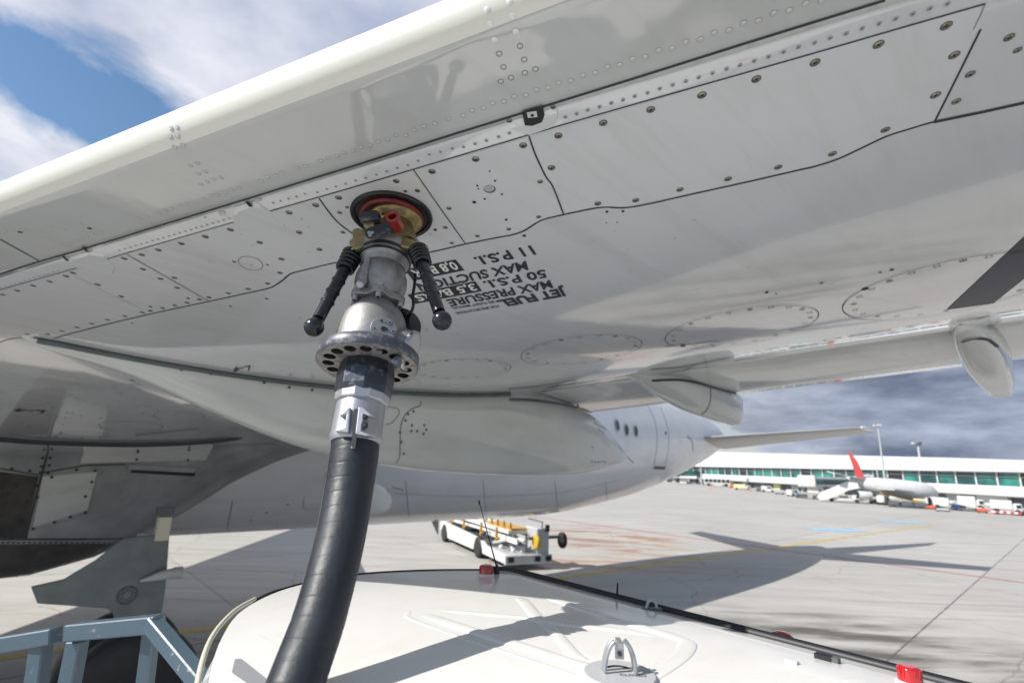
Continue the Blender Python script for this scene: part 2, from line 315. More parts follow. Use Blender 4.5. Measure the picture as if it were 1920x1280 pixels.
class Surf:                             # ray-castable surface for laying gaps, screws and lettering on it
    def __init__(s, mbs):
        v = []; f = []
        for m in mbs:
            b = len(v); v += [tuple(p) for p in m.v]; f += [tuple(b + i for i in q) for q in m.f]
        s.t = BVHTree.FromPolygons(v, f)
    def hit(s, px, py):
        d = pray(px, py); p, n, i, dist = s.t.ray_cast(CAM, d)
        if p is None: return None
        if n.dot(d) > 0: n = -n
        return p, n
    def drop(s, p, d):
        q, n, i, dist = s.t.ray_cast(V(p), V(d)); return q
    def ribbon(s, mb, P, w, m, off=0.0012, smooth=True, step=18, lift=None):
        P = [V((x, y, 0)) for x, y in P]
        path = cr_path(P, 8) if smooth else lin_path(P, step)
        H = [s.hit(p.x, p.y) for p in path]; H = [h for h in H if h]
        if len(H) < 2: return
        vs = []
        for i, (p, n) in enumerate(H):
            t = (H[min(i + 1, len(H) - 1)][0] - H[max(i - 1, 0)][0]).normalized(); b = n.cross(t).normalized()
            vs += [p + n * off - b * w / 2, p + n * off + b * w / 2]
        mb.add(vs, [(2 * i, 2 * i + 1, 2 * i + 3, 2 * i + 2) for i in range(len(H) - 1)], m)
    def disc(s, mb, px, py, r, m, off=0.0014, seg=10, dome=0.0):
        h = s.hit(px, py)
        if not h: return None
        p, n = h; x, y, _ = frame(n)
        ring = [p + n * off + (x * cos(2 * pi * k / seg) + y * sin(2 * pi * k / seg)) * r for k in range(seg)]
        if dome > 0:
            ring2 = [p + n * (off + dome) + (x * cos(2 * pi * k / seg) + y * sin(2 * pi * k / seg)) * r * 0.6 for k in range(seg)]
            mb.add(ring + ring2, [(k, (k + 1) % seg, seg + (k + 1) % seg, seg + k) for k in range(seg)] + [tuple(range(seg, 2 * seg))], m, True)
        else: mb.add(ring, [tuple(range(seg))], m)
        return p, n
    def ringm(s, mb, px, py, r, w, m, off=0.0014, seg=14):
        h = s.hit(px, py)
        if not h: return
        p, n = h; x, y, _ = frame(n); vs = []
        for k in range(seg):
            u = x * cos(2 * pi * k / seg) + y * sin(2 * pi * k / seg); vs += [p + n * off + u * r, p + n * off + u * (r - w)]
        mb.add(vs, [(2 * k, 2 * k + 1, 2 * ((k + 1) % seg) + 1, 2 * ((k + 1) % seg)) for k in range(seg)], m)
    def poly(s, mb, P, m, off=0.0012):
        H = [s.hit(x, y) for x, y in P]
        if any(h is None for h in H): return
        n = sum((h[1] for h in H), V((0, 0, 0))).normalized()
        mb.add([h[0] + n * off for h in H], [tuple(range(len(H)))], m)

# ------------------------------------------------------------------ ground
gmat = bpy.data.materials.new('apron_concrete'); gmat.use_nodes = True
nt = gmat.node_tree; bs = nt.nodes['Principled BSDF']; bs.inputs['Roughness'].default_value = 0.85
geo = N('ShaderNodeNewGeometry'); pos = geo.outputs['Position']
def noise(scale, detail=5, stretch=(1, 1, 1), rot=0.0, rough=0.6, loc=(0, 0, 0)):
    m = N('ShaderNodeMapping'); m.inputs['Scale'].default_value = stretch; m.inputs['Rotation'].default_value = (0, 0, rot); m.inputs['Location'].default_value = loc
    L(pos, m.inputs[0]); n = N('ShaderNodeTexNoise'); n.inputs['Scale'].default_value = scale; n.inputs['Detail'].default_value = detail; n.inputs['Roughness'].default_value = rough
    L(m.outputs[0], n.inputs['Vector']); return n.outputs[0]
def mrange(v, a, b, c=0.0, d=1.0):
    n = N('ShaderNodeMapRange'); n.inputs['From Min'].default_value = a; n.inputs['From Max'].default_value = b; n.inputs['To Min'].default_value = c; n.inputs['To Max'].default_value = d
    L(v, n.inputs['Value']); return n.outputs[0]
def mixc_(f, a, b):
    n = N('ShaderNodeMixRGB')
    if isinstance(f, float): n.inputs[0].default_value = f
    else: L(f, n.inputs[0])
    for i, v in ((1, a), (2, b)):
        if isinstance(v, tuple): n.inputs[i].default_value = (*v, 1)
        else: L(v, n.inputs[i])
    return n.outputs[0]
ca = dotc(pos, tuple(AF)); cn = dotc(pos, tuple(IN))
SLAB = 7.5
fa = math_('ABSOLUTE', math_('SUBTRACT', math_('FRACT', math_('DIVIDE', math_('ADD', ca, 101.3), SLAB)), 0.5))
fn = math_('ABSOLUTE', math_('SUBTRACT', math_('FRACT', math_('DIVIDE', math_('ADD', cn, 100 * SLAB - 2.72), SLAB)), 0.5))
# fract = 0 at the joint -> |fract-.5| = .5
wob = math_('MULTIPLY', math_('SUBTRACT', noise(3.0, 3), 0.5), 0.004)
ja = mrange(math_('ADD', fa, wob), 0.4972, 0.4990); jn = mrange(math_('ADD', fn, wob), 0.4972, 0.4990)
joint = math_('MAXIMUM', math_('MULTIPLY', ja, 0.45), jn)
base = mixc_(mrange(noise(0.12, 4), 0.35, 0.65), (0.40, 0.385, 0.36), (0.335, 0.325, 0.30))
slabn = N('ShaderNodeTexWhiteNoise'); slabn.noise_dimensions = '2D'; cv = N('ShaderNodeCombineXYZ'); L(math_('FLOOR', math_('DIVIDE', math_('ADD', ca, 101.3), SLAB)), cv.inputs[0]); L(math_('FLOOR', math_('DIVIDE', math_('ADD', cn, 100 * SLAB - 2.72), SLAB)), cv.inputs[1]); L(cv.outputs[0], slabn.inputs['Vector'])
base = mixc_(math_('MULTIPLY', slabn.outputs['Value'], 0.30), base, (0.29, 0.28, 0.26))
base = mixc_(math_('MULTIPLY', mrange(noise(1.0, 9, (0.25, 1.6, 1), radians(-20), 0.68), 0.42, 0.70), 0.60), base, (0.235, 0.222, 0.20))
spots = mrange(noise(2.6, 5, (1, 1, 1), 0, 0.7), 0.66, 0.74); base = mixc_(math_('MULTIPLY', spots, 0.55), base, (0.12, 0.11, 0.10))
crack = N('ShaderNodeTexVoronoi'); crack.feature = 'DISTANCE_TO_EDGE'; crack.inputs['Scale'].default_value = 0.16; wv_ = N('ShaderNodeVectorMath', operation='ADD'); L(pos, wv_.inputs[0]); nz = N('ShaderNodeTexNoise'); nz.inputs['Scale'].default_value = 0.8; nz.inputs['Detail'].default_value = 6; L(pos, nz.inputs['Vector']); L(nz.outputs['Color'], wv_.inputs[1]); L(wv_.outputs[0], crack.inputs['Vector'])
base = mixc_(mrange(crack.outputs['Distance'], 0.0035, 0.001, 0.0, 0.55), base, (0.10, 0.095, 0.09))
base = mixc_(math_('MULTIPLY', mrange(noise(14, 3), 0.3, 0.8), 0.25), base, (0.46, 0.445, 0.42))
# rubber and oil stain patch to the right, reddish stain beyond the loader
def blob(c, rx, ry, soft=0.6):
    dx = math_('DIVIDE', math_('SUBTRACT', sepg.outputs[0], c[0]), rx); dy = math_('DIVIDE', math_('SUBTRACT', sepg.outputs[1], c[1]), ry)
    r = math_('ADD', math_('MULTIPLY', dx, dx), math_('MULTIPLY', dy, dy)); return mrange(r, 1.0, 1.0 - soft)
sepg = N('ShaderNodeSeparateXYZ'); L(pos, sepg.inputs[0])
oil = math_('MULTIPLY', mrange(noise(0.9, 7, (0.35, 1.5, 1), radians(-14)), 0.42, 0.62), blob((6.0, 9.8), 4.8, 3.8, 0.8))
base = mixc_(math_('MULTIPLY', oil, 0.95), base, (0.075, 0.07, 0.055))
rust = math_('MULTIPLY', mrange(noise(0.8, 8, (0.45, 1.3, 1), radians(25)), 0.47, 0.62), blob((4.8, 24.5), 3.6, 6.5, 0.8))
base = mixc_(math_('MULTIPLY', rust, 0.95), base, (0.26, 0.115, 0.06))
rust2 = math_('MULTIPLY', mrange(noise(1.2, 7, (0.3, 1.6, 1), radians(-5), loc=(4, 4, 0)), 0.45, 0.6), blob((3.2, 17.8), 4.2, 1.6, 0.8))
base = mixc_(math_('MULTIPLY', rust2, 0.7), base, (0.32, 0.17, 0.10))
skid = mrange(noise(0.55, 4, (0.2, 6.0, 1), radians(-32)), 0.60, 0.68)
base = mixc_(math_('MULTIPLY', skid, 0.5), base, (0.14, 0.13, 0.12))
base = mixc_(joint, base, (0.06, 0.058, 0.055))
L(base, bs.inputs['Base Color'])
bp = N('ShaderNodeBump'); bp.inputs['Strength'].default_value = 0.25; bp.inputs['Distance'].default_value = 0.01; L(noise(30, 4), bp.inputs['Height']); L(bp.outputs[0], bs.inputs['Normal'])
g = MB(); g.add([(-3000, -3000, 0), (3000, -3000, 0), (3000, 3000, 0), (-3000, 3000, 0)], [(0, 1, 2, 3)], gmat)
tag(g.build('apron_ground', fix=False), 'pale concrete apron of large slabs with stains and tyre marks', kind='structure')
def groundstrip(name, P, w, m, label, z):
    b = MB(); P = [V((p[0], p[1], z)) for p in P]; vs = []
    for i, p in enumerate(P):
        t = (P[min(i + 1, len(P) - 1)] - P[max(i - 1, 0)]).normalized(); s = t.cross(ZZ)
        vs += [p - s * w / 2, p + s * w / 2]
    b.add(vs, [(2 * i, 2 * i + 1, 2 * i + 3, 2 * i + 2) for i in range(len(P) - 1)], m)
    tag(b.build(name, fix=False), label, kind='structure')
ya, yb = G(1040, 1085), G(1760, 982); yd = (yb - ya).normalized()
groundstrip('yellow_line', [ya - yd * 18, ya, yb], 0.20, M_MARKY, 'yellow painted guide line across the apron', 0.004)
ra, rb_ = G(1000, 968), G(1920, 1092); rd = (rb_ - ra).normalized()
groundstrip('red_line', [ra - rd * 6, rb_ + rd * 12], 0.13, M_MARKR, 'thin red painted boundary line on the apron', 0.008)
for (px, py, wv) in ((1565, 993, 2.2), (1692, 978, 2.2)):
    c = G(px, py); sx = RT.copy(); sx.z = 0; sx.normalize(); d = AF
    groundstrip('blue_marking', [c - sx * wv * 0.7, c + sx * wv * 0.7], 1.3, M_MARKB, 'pale blue worn paint patch on the apron', 0.012)

# ================================================================== the airliner
PL = thing('airliner', 'huge white airliner being refuelled through the underside of its riveted grey wing', 'airplane', tuple(W(8, 10.3, 0)))
NF = 10.3
def zplane(a, n): return 3.637 + 0.0198 * (a - 0.601) - 0.0793 * (n - 1.151)
def a_le(n): return 0.71 - 0.48 * n
def a_te(n): return 4.735 - 0.21 * n if n < 3.4 else 4.02 + 0.02 * (n - 3.4)
def a_fs(n): return (3.59 - 0.2225 * n) if n < 3.4 else 2.83 - 0.05 * (n - 3.4)
def zlow(a, n):
    le, te = a_le(n), a_te(n); c = te - le; s = a - le; x = max(0.0, min(1.0, s / c))
    z = zplane(a, n)
    z -= 0.020 * c * sin(pi * min(1.0, x / 0.72))
    if x > 0.55: z += 0.16 * c * (x - 0.55) ** 2
    return z
RN = 0.052
def lower_ring(n, f0, f1, k):      # points along the lower surface between chordwise distances
    return [W(f0 + (f1 - f0) * i / k, n, zlow(f0 + (f1 - f0) * i / k, n)) for i in range(k + 1)]
def nose_ring(n):
    le = a_le(n); z0 = zlow(le, n); T = 0.24 if n < 5 else 0.24; Lc = 1.5
    pts = []
    for i in range(13):
        u = i / 12; a = le + Lc * u ** 2.0
        x = (a - le) / Lc; pts.append((a, z0 + 2 * RN + (T) * sqrt(max(0, 1 - (1 - x) ** 2))))
    pts = pts[::-1]
    for i in range(1, 17):
        th = pi * i / 16; pts.append((le - 0.86 * RN * sin(th) * 1.1, z0 + RN + RN * cos(th)))
    return [W(a, n, z) for a, z in pts]
NS = [-6.5 + 0.15 * i for i in range(103)]
NS = [n for n in NS if n <= 8.7]
def slat_line(n): return 0.895 - 0.475 * n
# slat: nose + short lower skin
slat = MB()
def slat_ring(n):
    r = nose_ring(n); le = a_le(n); e = slat_line(n)
    r += lower_ring(n, le, e, 6)[1:]
    r.append(W(e + 0.004, n, zlow(e, n) + 0.006)); return r
def slat_low(n):
    le = a_le(n); e = slat_line(n); z0 = zlow(le, n)
    r = [W(le - 0.86 * RN * sin(th) * 1.1, n, z0 + RN + RN * cos(th)) for th in (pi * 13.6 / 16, pi * 14.4 / 16, pi * 15.2 / 16)]
    r += lower_ring(n, le, e, 6); r.append(W(e + 0.004, n, zlow(e, n) + 0.006)); return r
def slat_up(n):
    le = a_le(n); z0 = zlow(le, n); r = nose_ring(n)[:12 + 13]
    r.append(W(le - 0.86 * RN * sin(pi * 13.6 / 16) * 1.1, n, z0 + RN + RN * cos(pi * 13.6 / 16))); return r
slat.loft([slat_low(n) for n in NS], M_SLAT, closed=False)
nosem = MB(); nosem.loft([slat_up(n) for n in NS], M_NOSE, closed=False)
wing = MB()
def wing_ring(n):
    e, f = slat_line(n), a_fs(n)
    r = [W(e - 0.003, n, zlow(e, n) + 0.012), W(e + 0.003, n, zlow(e, n) + 0.0035)] + lower_ring(n, e + 0.012, f, 34)
    r.append(W(f + 0.004, n, zlow(f, n) + 0.02)); return r
wing.loft([wing_ring(n) for n in NS], M_WING, closed=False)
top = MB()
def top_ring(n):
    le = a_le(n); z0 = zlow(le, n); T = 0.24; te = a_te(n); fs = a_fs(n)
    zt = z0 + 2 * RN + T; ze = zplane(te, n) + 0.03
    return [W(le + 1.5 + (te - le - 1.5) * i / 8, n, zt + (ze - zt) * (i / 8) ** 1.4) for i in range(9)]
top.loft([top_ring(n) for n in NS], M_WING, closed=False)
flap = MB()
def flap_ring(n):
    f, te = a_fs(n) - 0.03, a_te(n); c = te - f; P = []
    zu = zlow(a_fs(n), n) + 0.05; ze = zplane(te, n)
    P.append((f + 0.25 * c, zu + 0.10)); P.append((f + 0.1 * c, zu + 0.085)); P.append((f, zu + 0.04))
    P.append((f - 0.0 * c + 0.01, zu - 0.005)); 
    for i in range(0, 9):
        u = i / 8; P.append((f + 0.05 + (te - f - 0.05) * u, (zu - 0.028) * (1 - u) + ze * u - 0.02 * sin(pi * u)))
    P.append((te, ze + 0.015)); P.append((f + 0.25 * c, zu + 0.10))
    return [W(a, n, z) for a, z in P]
flap.loft([flap_ring(n) for n in NS if n <= 3.3], M_STAB if False else M_FAIR, closed=False)
flap.loft([flap_ring(n) for n in NS if n >= 3.45], M_FAIR, closed=False)
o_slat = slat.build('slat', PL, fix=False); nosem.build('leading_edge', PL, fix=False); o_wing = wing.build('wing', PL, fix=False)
top.build('wing_upper_skin', PL, fix=False); o_flap = flap.build('flap', PL, fix=False)
SW = Surf([slat, nosem, wing, flap]); SWW = Surf([slat, nosem, wing])

# fairings under the wing
def pod(stations, name, m, seam=True, expo=0.75):
    b = MB(); rings = []
    for a, nc, hw, dep, zt in stations:
        if zt is None: zt = zlow(a, nc) + 0.04; dep = dep + 0.04
        r = []
        for i in range(19):
            th = pi * i / 18; c, s_ = cos(th), sin(th)
            r.append(W(a, nc + hw * (abs(c) ** expo) * (1 if c > 0 else -1), zt - dep * (s_ ** expo)))
        rings.append(r)
    P = []
    for k in range(len(rings[0])):
        P.append(cr_path([r[k] for r in rings], 5))
    rr = [[P[k][i] for k in range(len(P))] for i in range(len(P[0]))]
    b.loft(rr, m, closed=True, cap=True); return b
_F = [(-0.10, 2.84, 0.005, None, None), (0.0, 2.86, 0.035, None, None), (0.30, 2.95, 0.09, 3.345, None), (0.70, 3.02, 0.14, 3.205, None), (1.25, 3.08, 0.19, 3.045, None),
       (2.0, 3.14, 0.23, 2.95, None), (2.8, 3.18, 0.25, 2.925, None), (3.4, 3.2, 0.235, 2.93, 3.54), (3.8, 3.2, 0.19, 2.95, 3.47), (4.1, 3.2, 0.14, 2.99, 3.36), (4.4, 3.2, 0.07, 3.05, 3.22), (4.6, 3.2, 0.012, 3.095, 3.12)]
F1S = []
for a_, n_, h_, zb_, zt_ in _F:
    t_ = zlow(a_, n_) if zt_ is None else zt_; d_ = (0.005 if a_ < -0.05 else 0.035) if zb_ is None else t_ - zb_
    F1S.append((a_, n_, h_, d_, zt_))
f1 = pod(F1S, 'flap_track_fairing', M_FAIR); f1.build('flap_track_fairing', PL)
def f2s(dn, da, hw=0.13, D=0.22):
    n = 1.98 + dn
    def a(x): return x + da
    zz = lambda x: zlow(min(a(x), a_fs(n)), n)
    return [(a(2.85), n, 0.005, 0.005, zz(2.85)), (a(3.02), n, hw * 0.42, D * 0.28, zz(3.02) + 0.02), (a(3.3), n, hw * 0.8, D * 0.68, zz(3.1) + 0.03), (a(3.7), n, hw, D, zz(3.1) + 0.03),
            (a(4.1), n, hw * 0.95, D * 1.12, zz(3.1) + 0.02), (a(4.34), n, hw * 0.80, D * 1.08, zz(3.1) + 0.0), (a(4.44), n, hw * 0.68, D * 0.96, zz(3.1) - 0.03), (a(4.47), n, hw * 0.55, D * 0.75, zz(3.1) - 0.06)]
f2 = pod(f2s(0, 0), 'flap_track_fairing', M_FAIR, expo=0.62); f2.build('flap_track_fairing', PL)
f3 = pod(f2s(-1.69, 0.33, 0.110, 0.185), 'flap_track_fairing', M_FAIR, expo=0.62); f3.build('flap_track_fairing', PL)
pod(f2s(-4.0, 0.80, 0.11, 0.2), 'flap_track_fairing', M_FAIR, expo=0.62).build('flap_track_fairing', PL)
f4 = pod([(3.15, 7.2, 0.10, 0.3, 2.80), (3.2, 7.2, 0.15, 0.48, 2.82), (3.3, 7.2, 0.18, 0.54, 2.81), (3.4, 7.2, 0.2, 0.56, 2.80), (3.9, 7.2, 0.15, 0.45, 2.66), (4.12, 7.2, 0.08, 0.26, 2.52), (4.2, 7.2, 0.03, 0.10, 2.43)], 'x', M_FAIR)
f4.build('flap_track_fairing', PL)
wk = MB(); p = W(4.55, 3.19, 3.12); wk.tube([p + V((0, 0, 0.03)), p + AF * 0.16 + V((0, 0, -0.05))], 0.004, M_DARK, 6)
p = W(4.2, 7.2, 2.62); wk.tube([p, p + AF * 0.2 + V((0, 0, -0.05))], 0.006, M_DARK, 6)
wk.build('static_wick', PL)

# fuselage
fus = MB(); rings = []
FS = [(-17, 0.05, 3.3), (-16.6, 0.5, 3.35), (-15.8, 1.0, 3.5), (-14.5, 1.55, 3.68), (-12.5, 1.93, 3.78), (-10, 2.03, 3.8), (0, 2.03, 3.8), (8, 2.03, 3.8), (10.5, 2.03, 3.82), (12, 1.97, 3.9), (14, 1.82, 4.0), (16, 1.57, 4.12), (18, 1.22, 4.24), (20, 0.78, 4.34), (21.2, 0.40, 4.38), (21.7, 0.14, 4.38)]
path = cr_path([V(x) for x in FS], 6)
for q in path: rings.append([W(q.x, NF + q.y * cos(2 * pi * k / 56), q.z + q.y * 1.03 * sin(2 * pi * k / 56)) for k in range(56)])
fus.loft(rings, M_FUS); fus.build('fuselage', PL)
SF = Surf([fus])
# tail surfaces
def aero(mb, root, tip, m, thick, vertical=False, inc=0.0):
    rings = []
    for t in [i / 10 for i in range(11)]:
        a0 = root[0] + (tip[0] - root[0]) * t; c = root[1] + (tip[1] - root[1]) * t; o = root[2].lerp(tip[2], t); th = thick * c / root[1]
        r = []
        for k in range(24):
            u = 2 * pi * k / 24; x = 0.5 * (1 - cos(u)); s_ = (1 if u < pi else -1)
            y = th * 2.6 * (0.2969 * sqrt(x) - 0.126 * x - 0.3516 * x * x + 0.2843 * x ** 3 - 0.1015 * x ** 4) * s_
            r.append(o + AF * (a0 + c * x) + (IN * y if vertical else ZZ * (y - inc * c * x)))
        rings.append(r)
    mb.loft(rings, m)
for sgn in (-1, 1):
    st = MB(); aero(st, (17.4, 3.2, W(0, NF + sgn * 0.7, 4.16)), (20.3, 1.35, W(0, NF + sgn * 5.55, 4.64)), M_STAB, 0.34, False, 0.07)
    st.lathe(W(20.2, NF + sgn * 5.55, 4.63), AF, [(0, 0.03), (0.3, 0.07), (1.2, 0.07), (1.5, 0.01)], M_FUS, 12)
    st.build('horizontal_stabilizer', PL)
fin = MB(); aero(fin, (14.0, 6.2, W(0, NF, 5.3)), (19.6, 2.0, W(0, NF, 11.6)), M_FUS, 0.55, True)
fin.add([W(11.5, NF, 5.55), W(15.2, NF + 0.1, 5.4), W(15.2, NF, 6.6), W(15.2, NF - 0.1, 5.4)], [(0, 1, 2), (0, 2, 3), (0, 3, 1)], M_FUS)
fin.build('tail_fin', PL)
# far wing seen beyond the fuselage casts its shadow on the apron
fwm = MB(); aero(fwm, (-4.5, 7.5, W(0, NF + 1.6, 3.0)), (5.5, 1.8, W(0, NF + 16.5, 4.3)), M_WING, 0.8); fwm.build('far_wing', PL)

# windows, door, outlines on the fuselage
for px, py, rx, ry in ((1157, 797, 4, 8), (1174.5, 806, 5, 9), (1192, 808, 5, 9)):
    b = MB(); h = SF.hit(px, py)
    if h:
        p, n = h; x = AF; y = n.cross(x).normalized(); x = y.cross(n)
        def ell(a, bb, off, m):
            b.add([p + n * off + x * a * cos(t * pi / 10) + y * bb * sin(t * pi / 10) for t in range(20)], [tuple(range(20))], m)
        ell(0.125, 0.18, 0.012, M_LGREY); ell(0.085, 0.135, 0.016, M_GLD)
        b.build('cabin_window', PL)
b = MB()
SF.ribbon(b, [(1213, 757), (1228, 790), (1232, 830), (1226, 874)], 0.02, M_LINE2, 0.006)
SF.ribbon(b, [(1238, 763), (1250, 795), (1254, 835), (1246, 874)], 0.02, M_LINE2, 0.006)
SF.ribbon(b, [(1226, 876), (1247, 877)], 0.10, M_DGREY, 0.012)
SF.disc(b, 1248, 812, 0.05, M_GLD, 0.01)
b.build('passenger_door', PL)
b = MB()
SF.ribbon(b, [(1288, 818), (1297, 826), (1299, 846)], 0.04, M_DGREY, 0.006)
for px in (435, 1075):
    pass
SF.ribbon(b, [(436, 938), (432, 960), (424, 1000)], 0.012, M_LINE2, 0.006)
SF.ribbon(b, [(570, 930), (570, 952), (600, 952)], 0.010, M_LINE2, 0.006)
for x0 in (760, 905, 1040, 1135):
    P = [(x0 + 0.10 * (y - 900), y) for y in range(900, 975, 8)]; SF.ribbon(b, P, 0.010, M_LINE2, 0.006)
SF.ribbon(b, [(740, 925), (900, 930), (1050, 922), (1160, 900)], 0.008, M_LINE2, 0.006)
for px, py in ((500, 960), (540, 945), (520, 985), (470, 975), (340, 992), (352, 1000), (330, 990)): SF.disc(b, px, py, 0.02, M_DGREY, 0.006, 8)
b.build('fuselage_skin_joint', PL)
b = MB(); c = onplane(812, 966, W(0, NF, 0), IN)
p0 = onplane(806, 967, W(0, NF, 0), IN); p1 = onplane(823, 958, W(0, NF, 0), IN); p2 = onplane(822, 1002, W(0, NF, 0), IN)
b.prism([p0 + ZZ * 0.15, p1 + ZZ * 0.15, p1, p2, p0], IN * 0.04, M_STAB); b.build('blade_antenna', PL)

def gridq(mb, S, P, m, off=0.0018, nn=8):        # quad laid over a surface as a fine grid
    a, bb, c, d = [V((x, y, 0)) for x, y in P]; vs = []; ok = []
    for i in range(nn + 1):
        for j in range(nn + 1):
            q = (a.lerp(bb, j / nn)).lerp(d.lerp(c, j / nn), i / nn); h = S.hit(q.x, q.y)
            vs.append(h[0] + h[1] * off if h else V((0, 0, -1))); ok.append(h is not None)
    fs = [(i * (nn + 1) + j, i * (nn + 1) + j + 1, (i + 1) * (nn + 1) + j + 1, (i + 1) * (nn + 1) + j) for i in range(nn) for j in range(nn)]
    mb.add(vs, [f for f in fs if all(ok[k] for k in f)], m)
# belly fairing
bf = MB()
BS = [(-6.5, 1.5, 1.6, 1.8, 1), (-5.5, 2.0, 1.35, 2.4, .7), (-3.5, 2.25, 1.35, 2.85, .45), (-1.0, 2.32, 1.42, 2.95, .45), (0.3, 2.30, 1.46, 2.95, .45), (0.9, 2.27, 1.60, 2.95, .5), (1.5, 2.20, 1.86, 2.97, .6), (2.3, 2.12, 2.35, 3.0, .8), (3.2, 2.03, 2.75, 3.0, 1), (4.2, 1.9, 3.1, 3.1, 1)]
rr = []
for q in [c for c in cr_path([V((t_[0], t_[1], 0)) for t_ in BS], 5)]:
    a = q.x
    k = max(0, min(len(BS) - 2, next((i for i in range(len(BS) - 1) if BS[i + 1][0] >= a), len(BS) - 2))); t = (a - BS[k][0]) / (BS[k + 1][0] - BS[k][0])
    zb = BS[k][2] + (BS[k + 1][2] - BS[k][2]) * t; zt = BS[k][3] + (BS[k + 1][3] - BS[k][3]) * t; w = q.y; ex = BS[k][4] + (BS[k + 1][4] - BS[k][4]) * t
    r = []
    for i in range(29):
        th = pi * i / 28; c, s_ = cos(th), sin(th)
        r.append(W(a, NF + w * (abs(c) ** ex) * (1 if c > 0 else -1), zt + 0.25 - (zt + 0.25 - zb) * (s_ ** ex)))
    rr.append(r)
bf.loft(rr, M_BELLY, closed=True)
bf.build('belly_fairing', PL)
SB = Surf([bf]); SALL = Surf([bf, wing, slat, flap])
b = MB()
H = [SALL.hit(p.x, p.y) for p in cr_path([V((x, y, 0)) for x, y in [(-60, 816), (0, 820), (80, 826), (230, 831), (340, 829), (410, 824), (455, 821)]], 5)]
H = [h[0] + h[1] * 0.01 for h in H if h]; b.tube(H, [0.028] * (len(H) - 6) + [0.024, 0.02, 0.016, 0.012, 0.008, 0.004], M_LINE, 8)
b.build('wing_root_seal', PL)
b = MB()
for P, w in (([(96, 826), (78, 890), (60, 960), (48, 1010)], 0.02), ([(0, 878), (74, 890)], 0.015), ([(76, 886), (160, 872), (235, 870)], 0.015), ([(430, 826), (424, 850), (405, 870)], 0.012),
             ([(185, 878), (168, 960), (80, 990)], 0.010), ([(405, 870), (520, 872), (612, 874)], 0.010), ([(0, 1010), (150, 1010), (245, 1008)], 0.02), ([(520, 882), (440, 930), (345, 978), (245, 1010)], 0.015)):
    SB.ribbon(b, P, w, M_LINE if w > 0.013 else M_LINE2, 0.006, smooth=False)
gridq(b, SB, [(80, 893), (182, 884), (164, 955), (62, 988)], M_LITE, 0.004)
gridq(b, SB, [(160, 838), (400, 836), (385, 862), (150, 868)], M_LITE, 0.004)
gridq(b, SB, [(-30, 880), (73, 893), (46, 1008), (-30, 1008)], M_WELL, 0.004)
gridq(b, SB, [(-30, 1020), (215, 1018), (112, 1079), (-30, 1088)], M_BSHADE, 0.006, 14)  # downward-facing belly skin, its shade painted as a darker patch
SB.ribbon(b, [(245, 881), (365, 888)], 0.06, M_DARK, 0.015, False)
SB.ribbon(b, [(240, 875), (365, 881)], 0.06, M_BELLY, 0.03, False)
for i in range(22):
    x = 5 + i * 10; SB.disc(b, x, 1016 + 0.0 * i, 0.012, M_DARK, 0.005, 6)
for x, y in ((82, 843), (94, 843), (80, 858), (94, 858), (78, 874), (92, 872), (76, 886), (90, 886), (97, 894), (143, 880), (178, 882), (172, 903), (70, 932), (160, 930), (160, 960), (132, 968), (102, 978), (62, 990), (22, 878), (56, 882), (258, 847), (256, 861), (354, 843), (352, 862), (310, 880), (30, 910), (50, 940), (40, 975), (15, 925), (70, 910)):
    SB.disc(b, x, y, 0.016, M_DARK, 0.012, 8)
b.build('belly_panel', PL)

# main landing gear
GP = W(0, 6.9, 0)
gpl = lambda x, y, n=6.9: onplane(x, y, W(0, n, 0), IN)
gear = MB()
gear.prism([gpl(*p) for p in ((233, 1008), (318, 1000), (314, 1060), (311, 1100), (302, 1158), (217, 1166), (211, 1148), (200, 1140), (70, 1131), (58, 1100), (120, 1086), (180, 1050))], IN * 0.05, M_GEARD)
gd = gear.build('gear_door', PL, bevel=0.01)
gear = MB(); e = gpl(238, 1115) - IN * 0.004
gear.torus(e, IN, 0.085, 0.006, M_DGREY, 24, 6)
for k in range(6):
    u = AF * cos(k * pi / 3) + ZZ * sin(k * pi / 3); gear.torus(e + u * 0.055, IN, 0.02, 0.004, M_DGREY, 12, 6)
gear.build('round_emblem', gd)
gear = MB()
gear.tube([gpl(262, 1088) - IN * 0.02, gpl(300, 1076) - IN * 0.07, gpl(330, 1070) - IN * 0.09], [0.012, 0.05, 0.055], M_LGREY, 14)
gear.cyl(gpl(322, 1071) - IN * 0.09, gpl(338, 1070) - IN * 0.09, 0.06, M_LGREY)
gear.box(gpl(305, 990), AF * 0.06, IN * 0.06, ZZ * 0.12, M_CREAM)
gear.box(gpl(310, 958), AF * 0.08, IN * 0.05, ZZ * 0.04, M_DGREY)
_g = gpl(262, 1080, 7.45); GA = _g.dot(AF)
gear.cyl(W(GA, 7.45, 2.1), W(GA, 7.45, 0.62), 0.10, M_LGREY, 20); gear.cyl(W(1.2, 7.0, 0.62), W(1.2, 7.9, 0.62), 0.07, M_LGREY, 16)
gear.build('gear_strut', PL)
